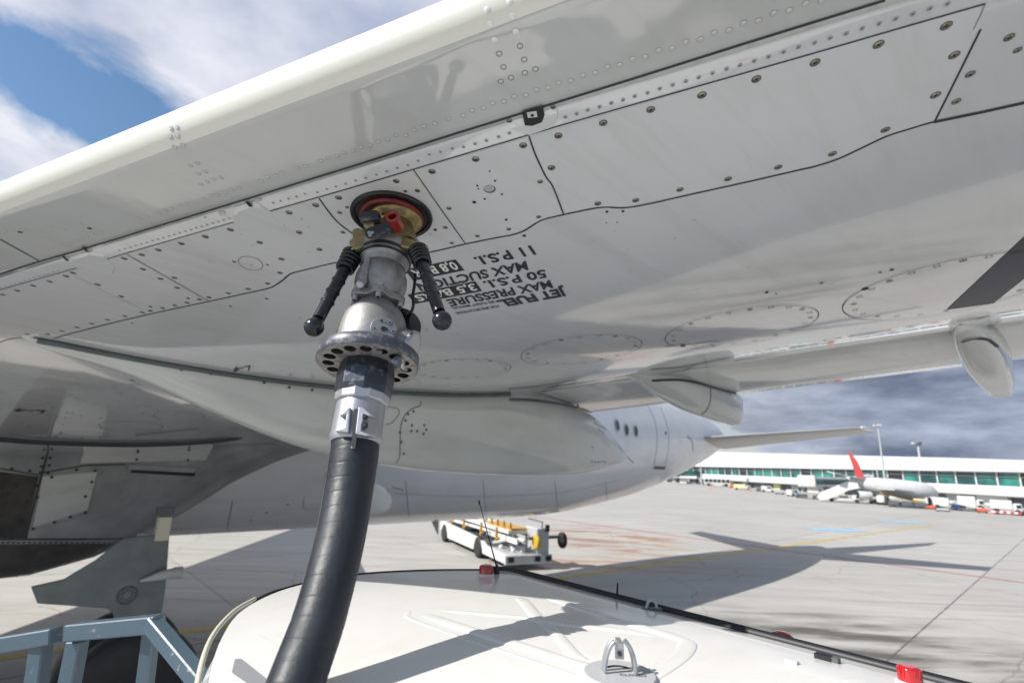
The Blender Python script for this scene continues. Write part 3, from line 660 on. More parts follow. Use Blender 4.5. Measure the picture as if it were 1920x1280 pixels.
def wheel(parent, c, ax, R, w, mt, mr, name='wheel', hub=0.5, seg=48):
    ax = V(ax).normalized(); t = MB()
    t.lathe(V(c) - ax * w / 2, ax, [(0, R * hub), (0, R * 0.80), (w * 0.10, R * 0.95), (w * 0.25, R), (w * 0.75, R), (w * 0.90, R * 0.95), (w, R * 0.80), (w, R * hub)], mt, seg)
    to = t.build(name, parent); r = MB()
    r.lathe(V(c) - ax * w * 0.47, ax, [(w * 0.12, 0.01), (w * 0.12, R * 0.16), (0.02 * w, R * 0.2), (0.10 * w, R * 0.42), (0.0, R * hub), (w * 0.94, R * hub), (w * 0.84, R * 0.42), (w * 0.92, R * 0.2), (w * 0.82, 0.01)], mr, 32)
    r.build('rim', to); return to
for n in (7.02, 7.88): wheel(PL, W(1.25, n, 0.60), IN, 0.60, 0.42, M_TYRE, M_LGREY, 'tyre')

# ---- seams, seals, panels and screws on the wing
b = MB()
SLATL = [(-60, 531), (0, 512), (72, 489), (157, 465), (300, 421), (467, 370), (660, 310), (860, 247), (1000, 204), (1200, 142), (1400, 79), (1500, 48), (1660, -1)]
def near_gap(mb, P, w, m, off, smooth=False): SWW.ribbon(mb, P, w * 0.8, m, off, smooth)
near_gap(b, [(-60, 664), (0, 641), (20, 635), (40, 632), (60, 632)], 0.006, M_LINE, 0.0012, True)
near_gap(b, [(100, 634), (190, 610), (283, 588), (390, 565), (450, 552), (500, 541), (515, 535), (530, 525), (545, 513), (570, 506), (640, 490), (720, 482), (802, 473), (873, 457), (933, 445), (960, 440), (983, 432), (1005, 418), (1022, 410), (1057, 402), (1110, 391), (1135, 388), (1173, 389), (1220, 381), (1300, 363), (1400, 341), (1500, 318), (1527, 312), (1573, 297), (1620, 275), (1663, 255), (1703, 242), (1752, 228), (1840, 210), (1980, 180)], 0.0065, M_LINE, 0.0012, True)
near_gap(b, [(1752, 228), (1840, 210), (1980, 179)], 0.010, M_LINE, 0.0016)
near_gap(b, [(-60, 562), (0, 543), (143, 502)], 0.003, M_LINE, 0.0012); near_gap(b, [(195, 487), (237, 474), (438, 416)], 0.003, M_LINE, 0.0012)
near_gap(b, [(507, 395), (640, 357), (775, 317), (940, 268), (1040, 238), (1200, 192), (1345, 151), (1500, 107), (1700, 49), (1847, 7)], 0.0038, M_LINE, 0.0012)
near_gap(b, [(237, 476), (310, 517), (390, 563)], 0.0025, M_LINE, 0.0012); near_gap(b, [(137, 515), (205, 550), (275, 583)], 0.0018, M_LINE2, 0.0012)
near_gap(b, [(598, 371), (613, 392), (633, 416), (662, 438)], 0.0045, M_LINE, 0.0014, True)
near_gap(b, [(775, 317), (820, 382), (873, 457)], 0.003, M_LINE, 0.0012)
near_gap(b, [(992, 255), (1003, 287), (1022, 328), (1037, 350), (1057, 402)], 0.0042, M_LINE, 0.0014, True)
near_gap(b, [(1838, 55), (1795, 142), (1752, 228)], 0.0045, M_LINE, 0.0014); near_gap(b, [(1847, 7), (1836, 32), (1825, 55)], 0.002, M_LINE2, 0.0014)
near_gap(b, [(0, 448), (72, 488)], 0.006, M_LINE, 0.0012)
near_gap(b, SLATL, 0.0055, M_LINE2, -0.0004)
b.build('panel_gap', PL, fix=False)
b = MB(); SLm = [(x, y + 1.5) for x, y in SLATL]; near_gap(b, SLm, 0.0065, M_LINE, 0.0010)
b.build('slat_gap', PL, fix=False)
# seal at the first fairing
b = MB()
SFA = Surf([f1, wing, slat, flap])
def fair_seam(t0=-0.05, t1=3.75):
    P = []
    a = t0
    while a < t1:
        k = next(i for i in range(len(F1S) - 1) if F1S[i + 1][0] >= a); t = (a - F1S[k][0]) / (F1S[k + 1][0] - F1S[k][0])
        nc = F1S[k][1] + (F1S[k + 1][1] - F1S[k][1]) * t; hw = F1S[k][2] + (F1S[k + 1][2] - F1S[k][2]) * t
        n = nc - hw - 0.004; aa = min(a, a_fs(n) + 9); z = zlow(a, n)
        P.append(W(a, n, z - 0.010)); a += 0.08
    return P
b.tube(fair_seam(-0.05, 2.7), 0.013, M_SEAL, 8)
SFA.ribbon(b, [(955, 748), (1000, 750), (1040, 755), (1080, 763), (1113, 774)], 0.022, M_SEAL, 0.006)
SFA.ribbon(b, [(62, 632), (75, 634), (92, 637)], 0.02, M_SEAL, 0.004)
b.build('fairing_seal', PL)
b = MB()
S1 = Surf([f1])
S1.ribbon(b, [(788, 752), (787, 760), (765, 771), (752, 795), (750, 830), (749, 855), (742, 868)], 0.008, M_LINE2, 0.003)
S1.ribbon(b, [(1114, 775), (1115, 792), (1140, 806), (1170, 825), (1196, 848)], 0.008, M_LINE2, 0.003)
S1.ribbon(b, [(726, 762), (745, 766), (748, 775), (735, 792), (722, 795)], 0.006, M_LINE2, 0.003)
for x, y in ((772, 797), (795, 797), (771, 808), (782, 808), (799, 805), (794, 813), (760, 788), (775, 771), (765, 776), (750, 810), (752, 828), (757, 850), (100, 645), (165, 657), (227, 670), (286, 680), (340, 692), (395, 700), (495, 717), (542, 726), (585, 731), (1110, 865), (1116, 866), (1122, 866), (1128, 865), (1134, 865), (1123, 805), (1127, 808), (1131, 811), (1110, 838)):
    S1.disc(b, x, y, 0.009, M_DGREY, 0.003, 8)
b.build('fairing_joint', PL)
S2 = Surf([f2, f3]); b = MB()
S2.ribbon(b, [(1332, 722), (1332, 750), (1325, 768), (1316, 776)], 0.010, M_LINE2, 0.004)
S2.ribbon(b, [(1222, 713), (1270, 712), (1300, 716), (1340, 726), (1385, 739)], 0.016, M_LINE, 0.006)
S2.ribbon(b, [(1803, 640), (1825, 634), (1850, 636), (1870, 650)], 0.014, M_LINE, 0.006)
b.build('fairing_joint', PL)

# navy stripe
b = MB()
def wpoly(P, m, off=0.0018, nn=8):        # quad P laid over the surface as a fine grid
    a, bb, c, d = [V((x, y, 0)) for x, y in P]; vs = []; ok = []
    for i in range(nn + 1):
        for j in range(nn + 1):
            q = (a.lerp(bb, j / nn)).lerp(d.lerp(c, j / nn), i / nn); h = SWW.hit(q.x, q.y)
            vs.append(h[0] + h[1] * off if h else V((0, 0, -1))); ok.append(h is not None)
    fs = [(i * (nn + 1) + j, i * (nn + 1) + j + 1, (i + 1) * (nn + 1) + j + 1, (i + 1) * (nn + 1) + j) for i in range(nn) for j in range(nn)]
    b.add(vs, [f for f in fs if all(ok[k] for k in f)], m)
wpoly([(1985, 383), (1775, 580), (1862, 568), (1985, 470)], M_NAVY, 0.0022, 14)
b.build('navy_stripe', PL, fix=False)

# oval tank access covers
def oval(cx, cy, A, B, tilt, nscrew, w):
    b = MB(); t = radians(tilt)
    pt = lambda u, k=1.0: (cx + k * A * cos(u) * cos(t) - k * B * sin(u) * sin(t), cy + k * A * cos(u) * sin(t) + k * B * sin(u) * cos(t))
    P = [pt(2 * pi * i / 60) for i in range(61)]
    SWW.ribbon(b, P, w * 0.55, M_LINE, 0.003, False, 200)
    for i in range(nscrew):
        x, y = pt(2 * pi * (i + 0.5) / nscrew, 0.90); SWW.ringm(b, x, y, 0.010, 0.003, M_DGREY if i % 3 else M_DARK, 0.0026, 10)
        if i % 3 == 0: SWW.disc(b, x, y, 0.0045, M_DARK, 0.0026, 6)
    b.build('tank_access_cover', PL, fix=False)
oval(1391, 612, 146, 33, -9.6, 20, 0.005); oval(1790, 535, 215, 48, -12.0, 24, 0.006); oval(1090, 655, 114, 26, -6.5, 18, 0.004); oval(866, 691, 92, 19, -1.5, 18, 0.004)
# small marks on the skin
b = MB()
b_ell = lambda cx, cy, A, B, tl, w, m=M_LINE2: SWW.ribbon(b, [(cx + A * cos(u) * cos(tl) - B * sin(u) * sin(tl), cy + A * cos(u) * sin(tl) + B * sin(u) * cos(tl)) for u in [2 * pi * i / 30 for i in range(31)]], w, m, 0.0016, False, 99)
b_ell(470, 493, 23.5, 12, 0.25, 0.0025)
for (x, y) in ((918, 320), (1157, 416), (1137, 417), (793, 603), (796, 616), (897, 353)): SWW.disc(b, x, y, 0.0022, M_DARK, 0.002, 8)
for (x, y, r) in ((816, 430, .0045), (983, 441, .005), (1138, 396, .004), (889, 378, .005), (949, 411, .004), (928, 338, .003), (895, 347, .003), (909, 372, .003), (941, 363, .003), (1168, 395, .004),
                  (353, 558, .005), (282, 574, .005), (432, 573, .004), (248, 605, .004), (563, 595, .003), (500, 559, .005), (1437, 548, .006), (1439, 546, .004), (1455, 550, .004), (1540, 530, .006), (1622, 541, .012), (1672, 505, .007), (1650, 510, .005), (1281, 648, .014), (800, 617, .004), (857, 625, .003)):
    SWW.disc(b, x, y, r, M_DARK, 0.0024, 8)
rs = random.Random(3)
for i in range(130):     # stone chips and dirt specks
    x = rs.uniform(120, 1600); y = rs.uniform(400, 720)
    SWW.disc(b, x, y, rs.uniform(0.0012, 0.0028), M_LINE2, 0.0018, 5)
SWW.disc(b, 918, 354, 0.0145, M_DGREY, 0.0012, 20); SWW.disc(b, 917, 352.5, 0.0125, M_LGREY, 0.0016, 20)
b.build('skin_marks', PL, fix=False)
# brackets over the slat tracks
SWG = Surf([wing])
def plate(P, m, thick=0.0035, name='track_cover'):
    q = MB(); pts = lin_path([V((x, y, 0)) for x, y in P + [P[0]]], 12)[:-1]; n = len(pts)
    c = V((sum(p.x for p in pts) / n, sum(p.y for p in pts) / n, 0)); vs = []; K = 4
    H = [SWG.hit(p.x, p.y) for p in pts]
    H = [h if h else SWG.hit(*(p.lerp(c, 0.25))[:2]) for h, p in zip(H, pts)]
    vs += [h[0] for h in H]
    for k in range(K):
        for p in pts:
            s_ = p.lerp(c, 0.03 + 0.97 * k / K); h = SWG.hit(s_.x, s_.y) or SWG.hit(*(p.lerp(c, 0.3))[:2]); vs.append(h[0] + h[1] * thick)
    h = SWG.hit(c.x, c.y); vs.append(h[0] + h[1] * thick); K1 = K + 1
    fs = [(k * n + i, k * n + (i + 1) % n, (k + 1) * n + (i + 1) % n, (k + 1) * n + i) for k in range(K) for i in range(n)] + [(K * n + i, K * n + (i + 1) % n, K1 * n) for i in range(n)]
    q.add(vs, fs, m); return q.build(name, PL, fix=False), None
plate([(130, 482), (124, 488), (150, 503), (180, 511), (200, 514), (212, 512), (215, 503), (208, 492), (195, 479), (174, 470), (160, 472)], M_PANEL)
plate([(438, 388), (467, 378), (478, 376), (508, 396), (532, 419), (535, 425), (528, 429), (482, 440), (438, 416)], M_PANEL)
hole = MB()
SWW.poly(hole, [(979, 207), (1018, 195), (1021, 214), (1016, 226), (998, 233), (984, 232)], M_DARK, 0.0050)
SWW.poly(hole, [(988, 207), (1006, 204), (1008, 216), (991, 220)], M_WHITE, 0.0070); SWW.disc(hole, 998, 211, 0.0035, M_DARK, 0.0080)
tp, _ = plate([(947, 227), (956, 239), (978, 249), (993, 252), (1035, 237), (1046, 222), (1046, 196), (1022, 202), (1022, 214), (1016, 227), (998, 234), (984, 232), (979, 216)], M_PANEL, 0.003)
tp2 = hole.build('track_opening', PL, fix=False)
b = MB()
for x, y in ((463, 380), (157, 466)): SWW.ribbon(b, [(x, y - 6), (x + 9, y + 4)], 0.010, M_DARK, 0.006, False)
SWW.ribbon(b, [(119, 478), (128, 487)], 0.008, M_DARK, 0.004, False)
SWW.poly(b, [(410, 397), (420, 394), (424, 400), (414, 404)], M_LGREY, 0.003); SWW.poly(b, [(480, 372), (488, 370), (490, 376), (482, 378)], M_LGREY, 0.003)
b.build('track_fitting', PL, fix=False)
# screws: one mesh, shared
def screw_mesh(cross=True):
    q = MB(); R = 1.0
    q.lathe((0, 0, 0), (0, 0, 1), [(0.02, 1.22), (0.03, 1.0)], M_DGREY, 16)
    q.lathe((0, 0, 0.03), (0, 0, 1), [(0.0, 1.0), (0.12, 0.92), (0.14, 0.1)], M_SCREW, 16)
    if cross:
        for a_ in (0.6, 0.6 + pi / 2):
            x = V((cos(a_), sin(a_), 0)); y = V((-sin(a_), cos(a_), 0)); q.box((0, 0, 0.15), x * 0.55, y * 0.13, (0, 0, 0.03), M_DARK)
    o = q.build('screw', None); me = o.data; bpy.data.objects.remove(o); return me
SM1 = screw_mesh(); SM2 = screw_mesh()
def screw(px, py, r, parent, mesh=SM1):
    h = SWW.hit(px, py)
    if not h: return
    p, n = h; o = bpy.data.objects.new('screw', mesh); COL.objects.link(o)
    x, y, d = frame(n); a = random.uniform(0, 6.28); x2 = x * cos(a) + y * sin(a); y2 = d.cross(x2)
    mw = Matrix.Translation(p + n * 0.001) @ Matrix(((x2.x, y2.x, d.x, 0), (x2.y, y2.y, d.y, 0), (x2.z, y2.z, d.z, 0), (0, 0, 0, 1))) @ Matrix.Diagonal((r, r, r, 1))
    o.parent = parent; o.matrix_parent_inverse = Matrix.Translation(-LOC[PL.name]) if parent == PL else Matrix.Identity(4)
    o.matrix_basis = mw; return o
def panel(P, screws, r=0.0070):       # access panel: thin plate 0.8 mm proud, screws as children
    q = MB(); pts = lin_path([V((x, y, 0)) for x, y in P + [P[0]]], 40)[:-1]
    H = [SWW.hit(p.x, p.y) for p in pts]; H = [h for h in H if h]
    c = V((sum(p.x for p in pts) / len(pts), sum(p.y for p in pts) / len(pts), 0)); K = 7; vs = []; n = len(pts)
    for k in range(K):
        for p in pts:
            s_ = c.lerp(p, 1 - k / K); h = SWW.hit(s_.x, s_.y); vs.append(h[0] + h[1] * 0.0006)
    h = SWW.hit(c.x, c.y); vs.append(h[0] + h[1] * 0.0006)
    fs = [(k * n + i, k * n + (i + 1) % n, (k + 1) * n + (i + 1) % n, (k + 1) * n + i) for k in range(K - 1) for i in range(n)] + [((K - 1) * n + i, (K - 1) * n + (i + 1) % n, K * n) for i in range(n)]
    q.add(vs, fs, M_PANEL, True); po = q.build('access_panel', PL, fix=False)
    for s_ in screws: screw(s_[0], s_[1], s_[2] if len(s_) > 2 else r, po)
    return po
panel([(994, 257), (1345, 152), (1840, 10), (1836, 58), (1751, 226), (1660, 254), (1573, 295), (1500, 316), (1300, 361), (1175, 386), (1110, 388), (1060, 398), (1038, 349), (1024, 328), (1005, 287)],
      [(1047, 254), (1131, 230), (1220, 205), (1316, 178), (1418, 148), (1528, 117), (1647, 83), (1774, 48), (1789, 103), (1754, 178), (1660, 243), (1561, 288), (1459, 313), (1365, 335), (1275, 355), (1192, 375), (1121, 381), (1034, 314)])
panel([(777, 319), (989, 257), (1001, 289), (1019, 329), (1034, 351), (1054, 400), (1003, 417), (982, 430), (875, 455)],
      [(810, 321), (892, 298), (981, 272), (1013, 340, .0054), (1010, 406, .0054), (954, 429, .0054), (895, 442, .0054), (842, 390, .0054)])
panel([(600, 370), (773, 320), (870, 456), (802, 471), (720, 480), (664, 486), (664, 437), (635, 415)],
      [(835, 426, .0054), (847, 455, .0052), (816, 430, .004), (783, 357, .0054), (760, 358, .004), (743, 339, .0062), (635, 370), (637, 398, .0052), (651, 388, .004), (643, 435, .0055)])
panel([(240, 475), (440, 418), (508, 397), (597, 372), (612, 393), (633, 418), (660, 440), (640, 488), (544, 511), (515, 533), (500, 539), (392, 562)],
      [(592, 384), (542, 398), (432, 430), (561, 435), (487, 454), (599, 467), (528, 485), (525, 511), (502, 531), (465, 541), (428, 549), (385, 443), (340, 456), (297, 468), (266, 477), (327, 520), (392, 557), (439, 490, .005), (502, 496, .004)])
panel([(-40, 557), (143, 505), (236, 477), (387, 564), (275, 587), (100, 630), (60, 629), (-40, 650)],
      [(233, 484), (268, 504), (301, 522), (332, 539), (374, 561), (351, 567), (328, 572), (305, 577), (282, 582), (267, 585), (234, 592), (202, 599), (172, 606), (144, 613), (116, 620), (89, 626), (51, 626), (227, 555), (183, 533), (137, 511), (124, 517), (93, 527), (62, 535), (32, 544), (5, 552)])
for s_ in ((452, 401, .0055), (473, 394, .0055), (463, 411, .0055), (485, 404, .0055), (143, 486, .007), (159, 481, .007), (180, 498, .007), (1819, 139), (1793, 190), (1892, 70), (1908, 94, .005), (955, 226, .0045), (1037, 200, .0045)):
    s = screw(s_[0], s_[1], s_[2] if len(s_) > 2 else 0.0062, PL)
# rivet rows
b = MB()
def rivets(P, r, ring=True, m=M_RIVET):
    b = MB()
    for x, y in P:
        SWW.disc(b, x, y, r, M_RIVL if m == M_RIVL else M_SLAT, 0.0006, 10, 0.0009)
        if ring: SWW.ringm(b, x, y, r * 1.08, r * 0.28, m, 0.0008, 12)
    b.build('rivet_row', PL, fix=False)
ZR = [(868, 217), (885, 208), (906, 203), (924, 194), (945, 191), (964, 182), (986, 179), (1006, 169), (1028, 165), (1048, 156), (1070, 152), (1093, 142), (1116, 137), (1139, 126), (1162, 122), (1186, 111), (1210, 107), (1235, 95), (1260, 91), (1286, 79), (1313, 74), (1339, 62), (1367, 57), (1394, 44), (1422, 39), (1451, 25), (1480, 20), (1511, 7), (1541, 2)]
ZL = [(840, 223), (815, 232), (795, 237), (776, 244), (761, 254), (743, 254), (727, 262), (709, 266), (694, 273), (677, 276), (662, 283), (645, 286), (632, 293), (615, 296), (602, 302), (572, 312), (557, 315), (529, 324), (517, 330), (501, 332), (489, 339), (448, 353), (435, 357), (423, 361), (407, 366), (395, 367), (383, 373), (350, 381), (338, 385), (322, 391), (310, 394), (297, 400), (275, 406), (262, 410), (189, 436), (173, 438), (163, 443), (152, 449), (142, 452), (131, 457), (120, 459), (108, 464)]
rivets(ZR, 0.0052); rivets(ZL, 0.0050)
SR = [(869, 275), (891, 269), (912, 263), (935, 256), (955, 249), (1060, 219), (1081, 213), (1102, 206), (1124, 200), (1146, 193), (1168, 187), (1190, 180), (1214, 174), (1237, 166), (1261, 159), (1286, 152), (1310, 145), (1336, 137), (1362, 129), (1387, 122), (1414, 114), (1441, 106), (1469, 97), (1497, 88), (1527, 80), (1556, 71), (1586, 63), (1616, 53), (1648, 44), (1679, 35), (1711, 26), (1743, 16), (1776, 7)]
SL2 = [(848, 278), (826, 284), (805, 289), (784, 301), (765, 309), (745, 314), (725, 321), (706, 327), (686, 333), (667, 338), (648, 344), (630, 349), (613, 354), (595, 360), (572, 363), (556, 368), (541, 372), (526, 376), (512, 380)] + [(430 - 10.3 * i, 409 + 3.0 * i) for i in range(21)] + [(110 - 9 * i, 507 + 2.7 * i) for i in range(14)]
def holes(P, r):
    b = MB()
    for x, y in P: SWW.ringm(b, x, y, r, r * 0.45, M_RIVET, 0.0016, 10); SWW.disc(b, x, y, r * 0.42, M_DGREY, 0.0018, 6)
    b.build('rivet_row', PL, fix=False)
holes(SR, 0.0042); holes(SL2, 0.0036)
rivets([(936, 101), (975, 87), (944, 126), (983, 112), (939, 153), (958, 146), (984, 137), (1004, 130)], 0.0050, m=M_DGREY)
rivets([(913, 18), (919, 45), (927, 74), (955, 3), (960, 30), (967, 59)], 0.0050, m=M_RIVL)
rivets([(377, 346), (389, 341), (401, 336), (414, 333), (372, 326), (385, 322), (357, 311), (370, 306), (328, 277), (343, 273), (321, 258), (334, 256), (322, 242), (333, 240)], 0.0052)
rivets([(8 + 22 * i, 436 + (3 if i % 2 else -2) - 2 * i) for i in range(6)], 0.005)
for x, y in ((168, 427), (38, 434)): SWW.ribbon(b, [(x - 4, y), (x + 4, y + 1)], 0.006, M_DARK, 0.002, False)
b.build('drain_slot', PL, fix=False)

# stencilled lettering, laid on the skin glyph by glyph
FONT = bpy.data.fonts[0] if len(bpy.data.fonts) else None
def glyphs(txt, bold=0.0):
    cu = bpy.data.curves.new('t', 'FONT'); cu.body = txt; cu.offset = bold; cu.resolution_u = 3; cu.size = 1.0
    o = bpy.data.objects.new('t', cu); COL.objects.link(o); dg = bpy.context.evaluated_depsgraph_get(); dg.update()
    me = bpy.data.meshes.new_from_object(o.evaluated_get(dg)); vs = [v.co.copy() for v in me.vertices]; fs = [tuple(p.vertices) for p in me.polygons]
    bpy.data.objects.remove(o); bpy.data.curves.remove(cu); bpy.data.meshes.remove(me); return vs, fs
def text_on(mb, S, txt, bs_, be, cs, ce, m, off, bold=0.02, capfrac=1.0):
    vs, fs = glyphs(txt, bold); x0 = min(v.x for v in vs); x1 = max(v.x for v in vs); y1 = 0.70; out = []
    A_, B_, C_, D_ = [V((*q, 0)) for q in (bs_, be, cs, ce)]
    for v in vs:
        u = (v.x - x0) / (x1 - x0); w = v.y / y1; q = A_.lerp(B_, u).lerp(C_.lerp(D_, u), 1.0) * w + A_.lerp(B_, u) * (1 - w)
        h = S.hit(q.x, q.y); out.append(h[0] + h[1] * off if h else V((0, 0, -1)))
    mb.add(out, fs, m)
OFF = 0.0016
LT = []
def text_obj(*a, **k):
    q = MB(); text_on(q, *a, **k); q.build('stencil_lettering', PL, fix=False)
text_obj(SWW, 'JET FUEL', (1058, 539), (930, 564), (1066, 553), (943, 575), M_TEXT, OFF, 0.045)
text_obj(SWW, 'MAX PRESSURE', (1031, 525), (836, 562), (1038, 539), (845, 574), M_TEXT, OFF, 0.025)
text_obj(SWW, '50 P.S.I.', (1021, 505), (904, 528), (1027, 519), (915, 540), M_TEXT, OFF, 0.025)
text_obj(SWW, 'MAX SUCTION', (986, 489), (779, 532), (991, 505), (789, 545), M_TEXT, OFF, 0.025)
text_obj(SWW, '11 P.S.I.', (995, 460), (887, 483), (1006, 476), (898, 497), M_TEXT, OFF, 0.025)
text_obj(SWW, 'FOR SPECIFICATIONS', (934, 571), (853, 585), (937, 575), (857, 589), M_TEXT, OFF, 0.01)
text_obj(SWW, 'SEE FLIGHT MANUAL', (926, 563), (845, 576), (929, 567), (849, 580), M_TEXT, OFF, 0.01)
text_obj(SWW, 'MAGNETIC FUEL LEVEL', (1345, 637), (1244, 648), (1348, 639), (1247, 650), M_TEXT, 0.003, 0.0)
text_obj(SWW, 'L-4', (470, 685), (440, 688), (468, 693), (436, 697), M_TEXT, 0.003, 0.02)
text_obj(SWW, 'L-4', (86, 769), (30, 765), (80, 774), (24, 771), M_TEXT, 0.003, 0.02)
b = MB()
wpoly([(891, 527), (764, 552), (779, 569), (904, 545)], M_TEXT, 0.0014, 6)
wpoly([(854, 486), (759, 505), (775, 526), (871, 506)], M_TEXT, 0.0014, 6)
b.build('stencil_box', PL, fix=False)
text_obj(SWW, '3,5 BARS', (888, 530.5), (775, 553), (896, 542.5), (785, 564), M_TEXTW, 0.0022, 0.025)
text_obj(SWW, '0,8 BAR', (851, 489.5), (768, 506), (862, 503), (779, 519.5), M_TEXTW, 0.0022, 0.025)

# inboard skin marks in the shade
b = MB()
b_ell(245, 798, 60, 9, 0.03, 0.006, M_LINE2); b_ell(335, 780, 48, 9, 0.03, 0.006, M_LINE2); b_ell(155, 817, 50, 8, 0.0, 0.006, M_LINE2)
for i in range(46): SWW.disc(b, rs.uniform(0, 460), rs.uniform(700, 810), 0.010, M_LINE2, 0.003, 5)
b.build('skin_marks', PL, fix=False)

# ---- fuelling port in the wing
hp, hn = SWW.hit(735, 404)
AXD = None
b = MB(); b.torus(hp + hn * 0.003, hn, 0.0965, 0.0065, M_BLKR, 56, 12)
b.lathe(hp + hn * 0.0012, hn, [(0, 0.098), (0.001, 0.001)], M_DARK, 48)
b.build('port_rim', PL)
b = MB()
b.lathe(hp + hn * 0.004, hn, [(0, 0.080), (0.010, 0.079), (0.010, 0.071), (0.002, 0.070)], M_DRED, 48, cap=False)
b.build('red_port_ring', PL)

# ================================================================== fuelling nozzle
ZN = 1.37
P0 = hp.copy()
dep0 = (P0 - CAM).dot(fw)
BOT = ppt(665, 838, 1.01)
AX = (BOT - P0).normalized()
pn = AX.cross(RT).normalized()          # plane through the axis and the camera's right
if pn.dot(CAM - P0) < 0: pn = -pn
def NP(px, py, off=0.0):
    return onplane(px, py, P0 + pn * off, pn)
def npx(py): return 735 + (665 - 735) * (py - 404) / (838 - 404)
def mlen(px_len, p): return px_len * (V(p) - CAM).dot(fw) / FPX
def axpt(py): return NP(npx(py), py)
FN = thing('fuel_nozzle', 'silver fuelling nozzle with two black handles and red knob, locked into the wing underside', 'fuel nozzle', tuple(axpt(690)))
def nl(profile, m, name, seg=40, cx=None, parent=FN, smooth=True, bevel=0.0, ph=0.0, build=True, mb=None):
    b = mb or MB(); P = []
    x = RT; y = AX.cross(x).normalized(); x = y.cross(AX).normalized()
    for py, r in profile:
        c = NP((cx if cx is not None else npx(py)), py); rr = mlen(r, c)
        P.append([c + (x * cos(2 * pi * k / seg + ph) + y * sin(2 * pi * k / seg + ph)) * rr for k in range(seg)])
    b.loft(P, m, True, True, smooth)
    return b.build(name, parent, bevel=bevel) if build else b
# bronze coupling
b = MB(); x_, y_, _z = frame(hn)
pc = hp + hn * 0.006 + RT * 0.010
b.lathe(pc, hn, [(0, 0.066), (0.010, 0.067), (0.015, 0.065), (0.017, 0.058), (0.022, 0.056), (0.022, 0.050), (0.030, 0.047)], M_BRONZE, 48)
b.cyl(pc + hn * 0.018 - x_ * 0.0 + V((-0.02, -0.05, 0)), pc + hn * 0.0195 + V((-0.02, -0.05, 0)), 0.003, M_DARK, 8)
b.build('coupling_flange', FN)
b = MB()
top = pc + hn * 0.02; bot = NP(742, 470)
b.lathe(top, bot - top, [(0, 0.046), ((bot - top).length * 0.35, 0.047), ((bot - top).length * 0.6, 0.053), ((bot - top).length, 0.062)], M_OLIVE, 40)
b.build('coupling_body', FN)
b = MB()
def npoly(P, off, th, m, mb):
    mb.prism([NP(x, y, off) for x, y in P], pn * th, m)
npoly([(660, 466), (672, 458), (690, 452), (704, 446), (740, 452), (775, 462), (800, 470), (806, 480), (800, 492), (780, 482), (740, 474), (700, 470), (680, 478), (664, 484)], 0.015, 0.03, M_OLIVE, b)
npoly([(663, 438), (674, 434), (690, 440), (697, 452), (684, 470), (668, 476), (664, 458)], 0.035, 0.016, M_OLIVE, b)
b.build('handle_yoke', FN, bevel=0.004)
b = MB(); npoly([(677, 420), (679, 411), (692, 406), (708, 405), (716, 409), (712, 415), (716, 420), (704, 423), (684, 425)], 0.055, 0.022, M_GUN, b)
npoly([(684, 425), (704, 423), (706, 432), (694, 438), (685, 432)], 0.05, 0.018, M_OLIVE, b)
b.build('cam_lug', FN, bevel=0.003)
b = MB(); npoly([(684, 437), (690, 430), (728, 418), (738, 420), (741, 428), (736, 434), (702, 448), (692, 449), (685, 444)], 0.08, 0.006, M_GUN, b)
lv = b.build('lock_lever', FN, bevel=0.0015); lv['label'] = 'flat black lever with three rivets'
b = MB()
for x, y in ((692, 436), (698, 436), (694, 441)):
    c = NP(x, y, 0.0865); b.torus(c, pn, 0.0032, 0.0011, M_ALU2, 18, 8); b.cyl(c, c + pn * 0.0008, 0.0022, M_ALU2, 12)
b.build('rivet', lv)
b = MB(); a0 = NP(746, 426, 0.075); a1 = NP(735, 404, 0.125); d = (a1 - a0).normalized(); Lr = (a1 - a0).length
b.lathe(a0, d, [(0, 0.0145), (Lr - 0.002, 0.0145), (Lr, 0.0135), (Lr, 0.0095), (Lr - 0.03, 0.009)], M_RED, 32)
b.cyl(a0 + d * (Lr - 0.031), a0 + d * (Lr - 0.029), 0.0092, M_DARK, 20)
b.build('red_crank_knob', FN)
# aluminium body
nl([(455, 46), (464, 50), (478, 50), (482, 48)], M_ALU, 'swivel_collar')
b = nl([(483, 45), (486, 48.5), (492, 48), (494, 44), (500, 42), (506, 40)], M_ALU, '', build=False)
nl([(488, 41), (492, 38), (500, 36), (507, 38), (514, 43), (524, 47), (536, 48), (548, 45), (556, 40), (562, 37)], M_ALU, '', build=False, mb=b)
b.build('valve_body', FN)
b = MB(); nl([(481, 49.5), (483, 50), (485, 49.5)], M_GUN, '', build=False, mb=b); nl([(490, 49), (493, 49)], M_GUN, '', build=False, mb=b); b.build('seal_ring', FN)
b = MB(); npoly([(687, 487), (697, 486), (694, 512), (690, 536), (684, 538), (676, 536), (681, 512)], 0.046, 0.014, M_ALU, b); b.build('side_rib', FN, bevel=0.003)
b = MB(); c = NP(676, 533, 0.062); e = NP(680, 530, 0.045); b.lathe(e, c - e, [(0, .0105), (0.020, .0105), (0.022, 0.009)], M_ALU2, 6, smooth=False); b.lathe(c, c - e, [(0, .0085), (0.008, .0085), (0.009, .006)], M_ALU2, 20); b.build('hex_plug', FN)
